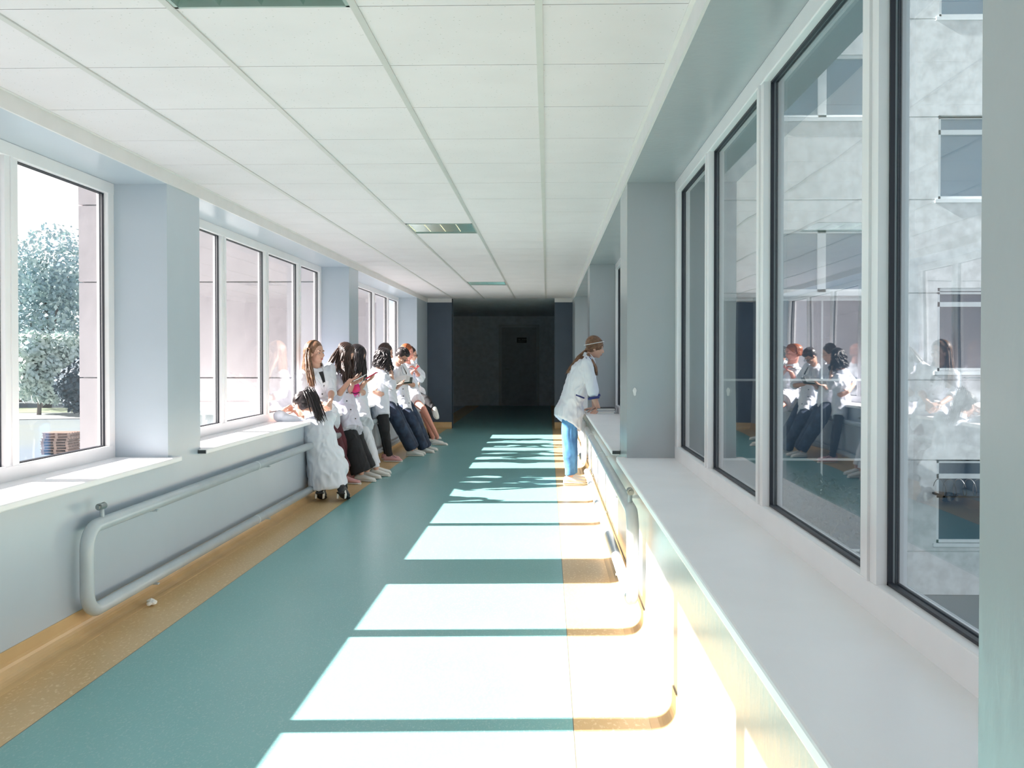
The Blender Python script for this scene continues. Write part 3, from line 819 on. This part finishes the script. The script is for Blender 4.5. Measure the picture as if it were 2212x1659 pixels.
# 1 — crouching, back to the camera, ponytail, arms on the sill
P = person('crouching person in white coat, back turned, dark ponytail, arms on the left window sill', 112,
    neck=at(678, 899, 8.78), pel=at(705, 1008, 8.72), head=at(653, 874, 8.84), F=(-.80, .50, -.28), U=(-.12, .0, 1),
    arms={'L': dict(el=at(603, 898, 8.62), wr=at(616, 884, 8.98), hd=(.1, 1, .3), hn=(.5, 0, -.8), curl=.9, sleeve=1.05, s=.95),
          'R': dict(el=at(690, 935, 9.08), wr=at(640, 889, 9.12), hd=(-1, -.1, .15), hn=(0, 0, -1), curl=.9, sleeve=1.6)},
    legs={'L': dict(kn=at(702, 985, 9.02), an=at(693, 1058, 8.70), ft=(-.1, 1, 0), pitch=-.38, sa=at(692, 1070, 8.66), gz=0),
          'R': dict(kn=at(730, 982, 9.14), an=at(740, 1056, 8.70), ft=(.05, 1, 0), pitch=-.38, sa=at(739, 1070, 8.66), gz=0)},
    coat=dict(hem=at(709, 1048, 8.74), hr=(.185, .17), waist=(.155, .125), bust=.13, t=1., wr=.009, wsc=8, collar=True,
              bulge=[(at(727, 1010, 8.80), (.115, .15, .12)), (at(690, 1015, 8.80), (.125, .16, .15)), (at(722, 985, 8.78), (.10, .12, .11))],
              strips=[(at(664, 943, 8.5), at(716, 934, 8.5), .003, m_coat, 'yoke_seam')]),
    trousers=dict(m=m_blackcl), shoes=dict(m=m_shoeb, sole=m_shoeb, h=.09), sh_w=.150, seed=1,
    hair=dict(c='black', kind='tail', knot=(.035, -.05, .066), fat=.017, n=80,
              path=[at(668, 842, 8.70), at(678, 862, 8.64), at(686, 886, 8.62), at(693, 906, 8.61)]))
# white heel stripes of the shoes
for ch, px in zip([c for c in P[0].children if c.name.startswith('shoe')], (692, 739)):
    for sx in (-.036, .036):
        bm = bmesh.new(); p = at(px, 1070, 8.66) + V((sx, -.03, .01)); loft(bm, [(p+V((0, 0, -.035)), V((1, 0, 0)), V((0, 1, 0)), .009, .022), (p+V((sx*.05, .012, .0)), V((1, 0, 0)), V((0, 1, 0)), .010, .026), (p+V((-sx*.2, .02, .045)), V((1, 0, 0)), V((0, 1, 0)), .007, .016)], 12)
        q = part('white_stripe', bm, m_shoew, P[0], smooth=True); q.parent = ch
# 2 — light brown hair, clasped hands
P2 = person('person with long light brown hair, belted coat and maroon trousers, hands clasped', -42,
    neck=at(683, 794, 9.70), pel=at(688, 884, 9.86), head=at(683, 763, 9.66), F=(.86, -.50, -.03), U=(-.05, 0, 1),
    arms={'R': dict(el=at(655, 852, 9.56), wr=at(692, 872, 9.39), hd=(1, -.1, -.1), hn=(0, .5, -.8), curl=.9, sleeve=1.25),
          'L': dict(el=at(716, 846, 9.79), wr=at(714, 868, 9.50), hd=(-.2, -.55, -.6), hn=(-.9, .2, -.2), curl=1., sleeve=1.12)},
    legs={'R': dict(kn=at(722, 940, 9.75), an=at(748, 1010, 9.9), ft=(1, -.3, 0)), 'L': dict(kn=at(730, 935, 9.95), an=at(757, 1012, 10.15), ft=(1, -.2, 0))},
    coat=dict(hem=at(706, 903, 9.70), hr=(.20, .15), belt=True, buttons=(.52, .66, .8), inner=m_blackcl, cuff=m_coat, wr=.009, strips=[]),
    trousers=dict(m=m_maroon), shoes=dict(m=m_shoep), seed=2, group=GR,
    hair=dict(c='lightbrown', L=.30, n=120, fwd=.08, locks=[([at(667, 752, 9.58), at(665, 775, 9.54), at(668, 800, 9.46), at(671, 820, 9.42), at(674, 838, 9.42)], 70, .012)], spread=.0, r0=.008, down=(-.06, -.08, -1)))
# 3 — long dark hair, phone, lilac-white coat, black wide trousers
P3 = person('person with long dark hair over a phone, lilac-white coat, wide black trousers', -25,
    neck=at(733, 797, 10.15), pel=at(742, 880, 10.25), head=at(745, 768, 10.05), F=(.72, -.12, -.62), U=(.5, .1, 1),
    arms={'R': dict(el=at(727, 858, 9.90), wr=at(756, 822, 9.75), hd=(1, -.05, .35), hn=(-.2, -.1, 1), curl=.45, sleeve=1.2),
          'L': dict(el=at(752, 855, 10.30), wr=at(762, 828, 9.95), hd=(1, .1, .35), hn=(0, -.4, .8), curl=.6, sleeve=1.3)},
    legs={'R': dict(kn=at(760, 960, 10.1), an=at(780, 1020, 10.1), ft=(1, -.25, 0)), 'L': dict(kn=at(768, 955, 10.4), an=at(792, 1014, 10.35), ft=(1, -.2, 0))},
    coat=dict(m=m_coat2, hem=at(760, 930, 10.10), hr=(.165, .115), buttons=(.38, .52, .66, .80), cuff=None, wr=.009, strips=[(at(741, 866, 9.80), at(748, 873, 9.75), .008, m_coat2, 'pocket_welt')]),
    trousers=dict(m=m_blackcl, r=(.11, .11, .115), hem=1.0), shoes=dict(m=m_shoew), seed=3, group=GR,
    hair=dict(c='darkbrown', L=.32, n=150, fwd=.95, locks=[([at(733, 752, 10.00), at(722, 770, 9.95), at(714, 784, 9.92), at(707, 794, 9.90)], 60, .012), ([at(740, 780, 9.90), at(742, 800, 9.85), at(744, 815, 9.80), at(744, 829, 9.80)], 40, .009)], spread=.05, wave=.007, r0=.009, down=(-.05, -.05, -1)))
phone('white phone held by the person in wide black trousers', at(777, 816, 9.72), ((-.1, 1, .1), (.9, 0, .45), (-.45, -.1, .9)), m_phone)
# 4 — white trousers, phone, pink pouch
P4 = person('dark haired person in white coat and white trousers holding up a phone', -12,
    neck=at(763, 797, 10.63), pel=at(770, 876, 10.73), head=at(771, 771, 10.53), F=(.8, -.10, -.55), U=(.45, .1, 1),
    arms={'R': dict(el=at(770, 850, 10.28), wr=at(788, 826, 10.08), hd=(1, -.1, .5), hn=(-.4, 0, 1), curl=.5, sleeve=1.1),
          'L': dict(el=at(786, 850, 10.73), wr=at(776, 842, 10.33), hd=(-.2, -.5, .1), hn=(-.3, -.3, -1), curl=.9, sleeve=1.2)},
    legs={'R': dict(kn=at(793, 950, 10.55), an=at(812, 1010, 10.55), ft=(1, -.2, 0)), 'L': dict(kn=at(795, 945, 10.8), an=at(814, 1002, 10.8), ft=(1, -.15, 0))},
    coat=dict(hem=at(788, 917, 10.53), hr=(.15, .10), buttons=(), wr=.008), trousers=dict(m=m_whitecl, r=(.085, .062, .05), hem=1.0), shoes=dict(m=m_shoew), seed=4, group=GR,
    hair=dict(c='black', L=.30, n=150, fwd=1.1, spread=.03, wave=.006, r0=.009))
phone('phone with pink edge held up by the person in white trousers', at(803, 811, 10.01), ((.1, 1, 0), (.85, 0, .5), (-.5, 0, .85)), m_phonep)
e = empty('pouch', at(768, 839, 10.15)); tag(e, 'round hot pink pouch held between two people by the left window', 'pouch')
bm = bmesh.new(); c = at(768, 838, 10.15)
ell(bm, c, (V((1, 0, 0)), V((0, 1, 0)), V((0, 0, 1))), (.056, .035, .060)); cone(bm, c-V((0, 0, .03)), c-V((0, 0, .055)), .04, .03)
part('body', fuse(bm, .005, 3, (.003, 16), 3), m_pink, e, smooth=True, recalc=False)
bm = bmesh.new(); tube(bm, [c+V((-.05, -.02, -.05)), c+V((0, -.037, -.062)), c+V((.05, -.02, -.05))], .004, 6); part('trim_band', bm, m_blackcl, e)
bm = bmesh.new(); tube(bm, [c+V((.03, -.01, -.05)), c+V((.045, -.02, -.09)), c+V((.0, -.02, -.10)), c+V((-.02, -.01, -.05))], .005, 6); part('strap', bm, m_pink, e)
# 5 — curly dark hair, back turned, hand on hip
P5 = person('person with dark curly hair, back turned, hand on hip, black leggings and pink sneakers', 28,
    neck=at(822, 801, 12.0), pel=at(818, 866, 12.1), head=at(829, 775, 12.05), F=(.70, .50, -.45), U=(.35, .2, 1),
    arms={'L': dict(el=at(789, 828, 12.25), wr=at(806, 846, 11.92), hd=(.9, -.1, -.3), hn=(.2, .9, 0), curl=.5, sleeve=.9),
          'R': dict(el=at(848, 832, 11.85), wr=at(845, 803, 11.95), hd=(-.1, .1, 1), hn=(-1, .2, 0), curl=.8, sleeve=1.3)},
    legs={'R': dict(kn=at(832, 930, 11.85), an=at(841, 984, 12.0), ft=(1, -.05, 0)), 'L': dict(kn=at(828, 925, 12.2), an=at(836, 980, 12.25), ft=(1, .1, 0))},
    coat=dict(hem=at(824, 902, 12.0), hr=(.165, .11), wr=.009, buttons=()), trousers=dict(m=m_blackcl, r=(.088, .062, .045), hem=1.0), shoes=dict(m=m_shoep, laces=m_blackcl), seed=5, group=GR,
    hair=dict(c='black', L=.24, n=150, fwd=.45, spread=.07, wave=.022, r0=.010))
# 6 — half hidden behind
P6 = person('short dark haired person mostly hidden behind the curly haired one, white coat and dark trousers', -5,
    neck=at(831, 788, 12.75), pel=at(838, 864, 12.8), head=at(835, 763, 12.7), F=(.92, .05, -.30), U=(.25, 0, 1),
    arms={'R': dict(el=at(842, 838, 12.45), wr=at(854, 832, 12.3), hd=(1, -.1, .2), hn=(0, 0, 1), curl=.6, sleeve=1.3)},
    legs={'R': dict(kn=at(856, 905, 12.5), an=at(889, 968, 12.7), ft=(1, -.1, 0)), 'L': dict(kn=at(860, 903, 12.7), an=at(893, 966, 12.9), ft=(1, .0, 0))},
    coat=dict(hem=at(842, 880, 12.7), hr=(.15, .105), wr=.008, buttons=()), trousers=dict(m=m_darkjeans, r=(.10, .092, .088), hem=1.0), shoes=dict(m=m_shoew), seed=6, group=GR,
    hair=dict(c='darkbrown', L=.06, n=90, fwd=.3, spread=.01, wave=.004, r0=.008))
# 7 — glasses, book
P7 = person('person with short dark hair and glasses reading an open folder, white coat, dark jeans', -8,
    neck=at(858, 789, 13.2), pel=at(866, 862, 13.3), head=at(868, 770, 13.05), F=(.72, -.30, -.70), U=(.62, -.1, 1),
    arms={'R': dict(el=at(853, 838, 12.95), wr=at(866, 830, 12.75), hd=(1, -.1, .1), hn=(0, 0, 1), curl=.3, sleeve=1.3),
          'L': dict(el=at(893, 832, 13.35), wr=at(884, 829, 12.95), hd=(-.2, -.6, .1), hn=(0, 0, 1), curl=.4, sleeve=1.1)},
    legs={'R': dict(kn=at(892, 915, 12.95), an=at(914, 966, 13.15), ft=(1, -.3, 0)), 'L': dict(kn=at(899, 910, 13.2), an=at(921, 962, 13.45), ft=(1, -.2, 0))},
    coat=dict(hem=at(880, 892, 13.1), hr=(.125, .085), wr=.008, buttons=(.5, .65, .8), inner=m_blackcl), trousers=dict(m=m_darkjeans, r=(.10, .085, .08), hem=1.0), shoes=dict(m=m_shoew), seed=7, group=GR,
    skin=m_skin_d, hair=dict(c='black', kind='short'))
spectacles(P7[0], P7[1])
# folder
c = at(862, 821, 12.72); e = empty('folder', c); tag(e, 'dark green folder with open white pages held by the person with glasses', 'folder')
ax = (n2((1, .1, .05)), n2((-.12, 1, .30))); nz_ = ax[0].cross(ax[1]).normalized(); ay_ = nz_.cross(ax[0])
def slab(o_, sx, sy, sz, rot=0.):
    bm = bmesh.new(); box(bm, (-sx, -sy, -sz), (sx, sy, sz)); X = ax[0]*math.cos(rot)+nz_*math.sin(rot); Z = -ax[0]*math.sin(rot)+nz_*math.cos(rot)
    for v in bm.verts: v.co = c + o_ + X*v.co.x + ay_*v.co.y + Z*v.co.z
    return bm
part('cover', slab(ax[0]*.02-nz_*.012, .165, .12, .007), mat('folder_green', (.02, .045, .035), .5), e)
part('page_block', slab(-ax[0]*.02+nz_*.004, .17, .115, .007, .05), m_paper, e)
part('lifted_page', slab(-ax[0]*.01+nz_*.020, .12, .11, .0015, .13), m_paper, e)
# 8 — ginger hair
P8 = person('ginger haired person in short white coat with bare legs, writing on a phone, white shoes', -12,
    neck=at(882, 787, 14.35), pel=at(888, 852, 14.5), head=at(881, 762, 14.25), F=(.90, -.28, -.20), U=(.2, 0, 1),
    arms={'R': dict(el=at(880, 826, 14.0), wr=at(890, 803, 13.85), hd=(.8, -.1, .5), hn=(-.5, 0, .8), curl=.8, sleeve=1.5),
          'L': dict(el=at(909, 820, 14.45), wr=at(899, 803, 14.0), hd=(-.3, -.3, .7), hn=(-.8, -.2, .2), curl=.9, sleeve=1.6)},
    legs={'R': dict(kn=at(914, 882, 14.05), an=at(944, 942, 14.3), ft=(1, -.2, 0), bare=1), 'L': dict(kn=at(911, 884, 14.3), an=at(935, 944, 14.6), ft=(1, -.1, 0), bare=1)},
    coat=dict(hem=at(902, 870, 14.2), hr=(.155, .115), wr=.008, buttons=(.5, .7)), shoes=dict(m=m_shoew, h=.06), seed=8, group=GR, skin=m_skin_r,
    hair=dict(c='red', L=.12, n=110, fwd=.15, spread=.0, r0=.008))
phone('small red phone held up by the ginger haired person', at(901, 794, 13.82), ((0, 1, 0), (.75, 0, .6), (-.6, 0, .75)), m_phonep, .62)
e = empty('pen', at(881, 799, 13.8)); tag(e, 'thin dark pen held beside the small red phone', 'pen')
bm = bmesh.new(); tube(bm, [at(874, 799, 13.8), at(893, 794, 13.8)], .004, 8); part('barrel', bm, m_black, e)
# 9 — farthest, leg stretched out, seated
P9 = person('farthest person, by the dark end wall, one dark trouser leg stretched out', 2,
    neck=at(893, 790, 15.2), pel=at(893, 850, 15.3), head=at(889, 766, 15.1), F=(.95, -.05, -.2), U=(.2, 0, 1),
    arms={'L': dict(el=at(912, 812, 15.3), wr=at(905, 826, 15.0), hd=(0, -.5, -.6), hn=(-1, 0, 0), curl=.7, sleeve=1.7)},
    legs={'R': dict(kn=at(920, 862, 15.0), an=at(936, 882, 14.9), ft=(.45, -.9, 0), gz=0, sa=at(938, 890, 14.9), pitch=-.7), 'L': dict(kn=at(925, 895, 15.3), an=at(931, 946, 15.35), ft=(1, 0, 0))},
    coat=dict(hem=at(904, 855, 15.1), hr=(.17, .13), wr=.008), trousers=dict(m=m_blackcl, r=(.085, .06, .05), hem=1.0), shoes=dict(m=m_shoew), seed=9, group=GR,
    hair=dict(c='black', L=.10, n=80, fwd=.2, spread=.0, r0=.008))
spectacles(P9[0], P9[1])
# 10 — right side, leaning on the sill
P10 = person('person in white tunic with navy piping and blue jeans leaning on the right window sill', 0,
    neck=at(1271, 771, 10.05), pel=at(1231, 876, 10.08), head=at(1286, 751, 10.03), F=(.93, -.02, -.22), U=(.26, 0, 1),
    arms={'R': dict(el=at(1281, 852, 9.86), wr=at(1293, 884, 9.90), hd=(-.45, -.25, -.35), hn=(-.2, .1, -1), curl=.45, sleeve=.95),
          'L': dict(el=at(1283, 848, 10.24), wr=at(1284, 881, 10.16), hd=(-.8, -.05, -.10), hn=(0, 0, -1), curl=.4, sleeve=.95)},
    legs={'R': dict(kn=at(1229, 960, 9.99), an=at(1232, 1026, 9.98), ft=(1, -.05, 0)), 'L': dict(kn=at(1233, 958, 10.15), an=at(1237, 1022, 10.18), ft=(1, .05, 0))},
    coat=dict(hem=at(1226, 912, 10.05), hemdir=(.84, 0, -.54), hr=(.18, .172), waist=(.165, .140), bust=.150, wr=.009, wsc=8, cuff=m_navy, collar=True, buttons=(),
              bulge=[(at(1222, 884, 10.08), (.108, .168, .12)), (at(1238, 890, 10.08), (.125, .178, .13))],
              strips=[(at(1244, 853, 9.7), at(1262, 860, 9.7), .008, m_navy, 'pocket_piping'), (at(1265, 762, 9.8), at(1279, 778, 9.8), .004, m_navy, 'collar_piping')]),
    trousers=dict(m=m_jeans, r=(.095, .074, .060), hem=1.0), shoes=dict(m=m_shoew, L=.255), seed=10, sh_w=.165,
    hair=dict(c='blonde', kind='tail', knot=(-.085, -.0, -.055), fat=.012, n=60, band=m_trim,
              path=[at(1262, 765, 10.02), at(1250, 776, 10.0), at(1238, 793, 10.0), at(1228, 806, 10.0)]))
# front lock of hair
bm = bmesh.new(); rnd = random.Random(3)
for i in range(26):
    o_ = V((rnd.gauss(0, .006), rnd.gauss(0, .014), 0)); tube(bm, [at(1270, 764, 9.93)+o_, at(1279, 778, 9.88)+o_, at(1287, 793, 9.90)+o_, at(1289, 811, 9.92)+o_*1.3], [.006, .006, .006, .001], 5)
part('front_lock', bm, m_hairs['blonde'], P10[0], smooth=True)
# folder and books on the right sill
for i, (nm, lab, m, z, sz, dx) in enumerate((('notebook', 'grey paper notebook, lowest of the small stack on the right sill', m_paper, 0, .022, 0.), ('notebook', 'white notebook, middle of the small stack on the right sill', mat('notebook_grey', (.45, .48, .52), .6), .023, .016, .012), ('black_folder', 'black folder on top of the small stack on the right sill', m_black, .040, .020, .02))):
    e = empty(nm, (.62, 10.0, ZS+z)); tag(e, lab, 'folder' if 'black' in nm else 'notebook')
    x0, x1 = .52+dx, .73+dx*.5; y0, y1 = 9.86, 10.16
    part('cover', B(((x0, y0, ZS+z+sz-.003), (x1, y1, ZS+z+sz)), ((x0, y0, ZS+z), (x1, y1, ZS+z+.003)), ((x1-.004, y0, ZS+z), (x1, y1, ZS+z+sz)), bev=.001), m if i != 0 else mat('cover_grey', (.35, .38, .42), .6), e)
    part('page_block', B(((x0+.003, y0+.004, ZS+z+.003), (x1-.005, y1-.004, ZS+z+sz-.003))), m_paper, e)
# ------------------------------------------------------------------ outside: ground, wings, trees
GZ = -3.2
tag(obj('yard_ground', B(((-160, -40, GZ-.2), (160, 220, GZ))), m_ground), None, None, None, 'structure')
def strip(pts, m, z):
    bm = bmesh.new(); top = [bm.verts.new((x, y, z)) for x, y in pts]; bot = [bm.verts.new((x, y, z-.08)) for x, y in pts]
    bm.faces.new(top); bm.faces.new(bot[::-1])
    for i in range(len(pts)): bm.faces.new((top[i], bot[i], bot[(i+1) % len(pts)], top[(i+1) % len(pts)]))
    return bm
o = obj('yard_path', strip([(-70, 62), (-46, 63), (-30, 68), (-14, 66), (-14, 71), (-30, 75), (-48, 72), (-70, 72)], m_road, GZ+.05), m_road); o['kind'] = 'structure'
o = obj('lawn', strip([(-70, 72.2), (-48, 72.2), (-30, 75.2), (-14, 71.2), (-14, 80), (-70, 80)], None, GZ+.06), mat('lawn_grass', (.15, .19, .12), .9, var=.3, vscale=.5)); o['kind'] = 'structure'

def facade(name, x0, x1, y, zs, m, depth, seamm, ztop, holes=()):
    """wall of cast panels with open joints; holes = (x0,x1,z0,z1) left free"""
    bm = bmesh.new()
    for i in range(len(zs)-1):
        za, zb = zs[i]+.012, zs[i+1]-.012
        hs = [h for h in holes if h[2] < zb and h[3] > za]
        cuts = sorted({za, zb, *[min(max(v, za), zb) for h in hs for v in (h[2], h[3])]})
        for a, b in zip(cuts[:-1], cuts[1:]):
            if b-a < .005: continue
            xsn = [x0]
            for h in sorted(h for h in hs if h[2] <= a+.001 and h[3] >= b-.001): xsn += [h[0], h[1]]
            xsn.append(x1)
            for k in range(0, len(xsn), 2):
                if xsn[k+1]-xsn[k] > .01: box(bm, (xsn[k], y, a), (xsn[k+1], y+.25, b))
    return bm
# left wing
lw = empty('building', (-6.1, 17.9, GZ)); tag(lw, 'pale pinkish panel-clad building wing seen through the left windows', 'building')
part('panel_wall', facade('l', -9.32, XLO-.02, 17.88, [GZ, -.95, .98, 2.88, 4.41, 6.35, 8.3, 10.2, 12.2, 14.2, 16.2], m_conc, .25, m_seam, 16), m_conc, lw)
part('core', B(((-9.28, 17.96, GZ), (XLO-.02, 30, 16.2))), m_seam, lw)
part('side_wall', B(((-9.32, 18.14, GZ), (-9.27, 30, 16.2))), m_conc, lw)
part('coping', B(((-9.5, 17.75, 16.2), (XLO, 30.1, 16.4))), m_extwhite, lw)
ax = empty('annex', (-6.4, 16.5, GZ)); tag(ax, 'low white annex with a flat roof at the foot of the pinkish wing', 'building')
part('wall', B(((-7.3, 15.6, GZ), (-5.6, 17.8, .38))), m_extwhite, ax)
part('roof', B(((-7.4, 15.5, .38), (-5.5, 17.85, .50)), bev=.02), m_extwhite, ax)
# right wing with windows
hA = [(7.49, 10.6, a, a+1.6) for a in (-2.25+.06, 1.12, 4.42, 7.9)]
hB = [(4.28, 6.36, a, a+1.2) for a in (2.64, 5.99, 9.4)] + [(3.3, 6.36, GZ+.25, 2.54)]
rw = empty('building', (6.5, 17.9, GZ)); tag(rw, 'grey concrete building wing with blue windows seen through the right windows', 'building')
part('panel_wall', facade('r', XRO+.02, 13., 17.62, [GZ, -2.35, -.59, .95, 2.62, 4.41, 5.99, 7.86, 9.4, 11.3, 13.2, 15], m_conc2, .25, m_seam, 15, hA+hB), m_conc2, rw)
part('core', B(((XRO+.02, 18.1, GZ), (12.95, 30, 15))), m_extglass_d, rw)
part('seam_strip', B(*[((XRO+.02, 17.66, z-.02), (13., 17.7, z+.02)) for z in (-2.35, -.59, .95, 2.62, 4.41, 5.99, 7.86, 9.4) if 1], ((6.36, 17.615, GZ), (6.40, 17.66, 2.5))), m_seamw, rw)
part('coping', B(((XRO, 17.5, 15), (13.1, 30, 15.2))), m_extwhite, rw)
for i, h in enumerate(hA + hB):
    f = bmesh.new(); x0, x1, z0, z1 = h; yy0, yy1 = 17.66, 17.74; t = .06
    for a, b in (((x0, yy0, z0), (x1, yy1, z0+t)), ((x0, yy0, z1-t), (x1, yy1, z1)), ((x0, yy0, z0), (x0+t, yy1, z1)), ((x1-t, yy0, z0), (x1, yy1, z1))): box(f, a, b)
    if i < 4:
        box(f, (x0, yy0, z1-.36), (x1, yy1, z1-.27)); box(f, (x0+1.5, yy0, z0), (x0+1.58, yy1, z1))
    elif z1-z0 < 2: box(f, (x0+.93, yy0, z0), (x0+1.09, yy1, z1))
    else:
        for xm in (1.0, 2.0): box(f, (x0+xm, 17.70, z0), (x0+xm+.035, yy1, z1))
    box(f, (x0-.06, 17.60, z0-.07), (x1+.06, 17.7, z0))
    w = part('window', f, m_extwhite, rw)
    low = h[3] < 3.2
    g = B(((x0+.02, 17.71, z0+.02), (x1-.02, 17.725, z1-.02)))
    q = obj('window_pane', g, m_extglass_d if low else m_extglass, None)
    q.parent = w; q.location = (-rw.location)
wc = empty('wire_coil', (9, 17.2, -1.2)); tag(wc, 'coil of security wire below the concrete wing windows, seen through the nearest right pane', 'wire')
bm = bmesh.new(); pts = [(7.3+i*.0125, 17.15+.16*math.cos(i*.42), -1.05+.16*math.sin(i*.42)) for i in range(260)]
tube(bm, pts, .008, 5); part('coil', bm, m_black, wc)
part('support_rail', B(((7.3, 17.13, -1.24), (10.6, 17.17, -1.21)), ((7.4, 17.13, -1.24), (7.44, 17.6, -1.2)), ((10.4, 17.13, -1.24), (10.44, 17.6, -1.2))), m_black, wc)

def tree(name, x, y, h, r, lm, label, group, n=2600, trunk=True, leaf=.34, seed=1, gz=GZ):
    rnd = random.Random(seed)
    e = empty(name, (x, y, gz)); tag(e, label, 'tree' if trunk else 'shrub', group)
    lobes = []
    for i in range(9):
        a = rnd.uniform(0, 2*PI); rr = rnd.uniform(0, .62)*r; zz = rnd.uniform(.32, .84)*h if trunk else rnd.uniform(.25, .8)*h
        lobes.append((V((x+rr*math.cos(a), y+rr*math.sin(a), gz+zz)), rnd.uniform(.38, .60)*r))
    bm = bmesh.new()
    for i in range(n):
        c, rr = rnd.choice(lobes)
        d = V((rnd.gauss(0, 1), rnd.gauss(0, 1), rnd.gauss(0, 1))).normalized()
        p = c + d*rr*rnd.uniform(.72, 1.05)
        s = leaf*rnd.uniform(.6, 1.3)
        u = V((rnd.gauss(0, 1), rnd.gauss(0, 1), rnd.gauss(0, 1))).normalized(); w = d.cross(u)
        if w.length < .05: continue
        w.normalize(); u = (u + d*.3).normalized()
        bm.faces.new([bm.verts.new(p+u*s*.6), bm.verts.new(p+w*s*.35), bm.verts.new(p-u*s*.6), bm.verts.new(p-w*s*.35)])
    part('foliage', bm, lm, e, recalc=False)
    bm = bmesh.new()
    top = V((x, y, gz+h*.62)); tube(bm, [V((x, y, gz)), V((x+.1, y, gz+h*.25)), top], [.028*h, .02*h, .006*h], 8)
    for c, rr in lobes[:6]: tube(bm, [V((x+.05, y, gz+h*.22)), (V((x, y, gz+h*.4))+c)/2, c], [.014*h, .008*h, .002*h], 6)
    part('trunk', bm, m_bark, e, smooth=True)
    return e
spots = [(-66, 84, 13, 6.5, 0), (-54, 92, 12.5, 6.5, 1), (-45.5, 81.5, 15.4, 7.0, 0), (-40, 70.5, 6.5, 3.6, 1), (-50, 108, 20, 7.5, 1), (-33, 84, 13, 5.5, 0), (-33.5, 66.5, 5, 2.6, 2), (-60, 66, 8, 4, 0)]
kinds = ['tallest', '']
for i, (x, y, h, r, k) in enumerate(spots):
    lab = ['hazy blue-green tree', 'pale green tree', 'dark low tree'][k]
    tree('tree', x, y, h, r, [m_leaf1, m_leaf2, m_leaf3][k], lab + ' beyond the yard path, seen through the nearest left window', 'trees outside the left windows', n=11000, seed=i+3, leaf=.38)
for i, (x, y, h, r) in enumerate(((4.6, 15.9, 2.6, 1.1), (2.3, 15.8, 2.9, 1.0))):
    tree('shrub', x, y, h, r, m_leaf3, 'dark blue-green shrub at the foot of the concrete wing, behind the right window', 'shrubs outside the right windows', n=3500, trunk=False, seed=20+i, leaf=.10)
# stacked pile in the yard
pl = empty('pallet_stack', (-23.1, 42.6, GZ)); tag(pl, 'stack of weathered brown pallets in the yard, seen through the nearest left window', 'pallet stack')
m_wood = mat('pallet_wood', (.36, .25, .20), .9, var=.35, vscale=2)
rnd = random.Random(4)
for i in range(8):
    bm = bmesh.new(); z = GZ+.13*i; dx = rnd.uniform(-.06, .06)
    for k in range(5): box(bm, (-23.8+dx, 42.1+k*.24, z+.10), (-22.5+dx, 42.2+k*.24, z+.125))
    for k in range(3): box(bm, (-23.75+dx+k*.58, 42.1, z), (-23.62+dx+k*.58, 43.2, z+.10))
    part('pallet', bm, m_wood, pl)

# ------------------------------------------------------------------ light
w = bpy.data.worlds.new('sky'); scene.world = w; w.use_nodes = True
nt = w.node_tree; n = nt.nodes; l = nt.links; bg = n['Background']
tc = n.new('ShaderNodeTexCoord'); sp = n.new('ShaderNodeSeparateXYZ'); l.new(tc.outputs['Generated'], sp.inputs[0])
cr = n.new('ShaderNodeValToRGB'); l.new(sp.outputs['Z'], cr.inputs['Fac'])
cr.color_ramp.elements[0].color = (1.0, .94, .92, 1); cr.color_ramp.elements[0].position = .0
cr.color_ramp.elements[1].color = (.82, .81, .88, 1); cr.color_ramp.elements[1].position = .8
l.new(cr.outputs['Color'], bg.inputs['Color']); bg.inputs['Strength'].default_value = SKY
sun = bpy.data.lights.new('sun', 'SUN'); sun.energy = SUN; sun.angle = math.radians(.53); sun.color = (1, .90, .85)
so = bpy.data.objects.new('sun', sun); COL.objects.link(so)
so.rotation_euler = V((1, .04, -.595)).to_track_quat('-Z', 'Y').to_euler(); so.location = (-20, 0, 15)
vs = scene.view_settings; scene.display_settings.display_device = 'sRGB'
vs.view_transform = 'Standard'; vs.look = 'None'; vs.exposure = EXPO; vs.gamma = 1; vs.use_curve_mapping = False
scene.cycles.max_bounces = 12; scene.cycles.diffuse_bounces = 8; scene.cycles.glossy_bounces = 5; scene.cycles.transparent_max_bounces = 24
scene.cycles.sample_clamp_indirect = 8
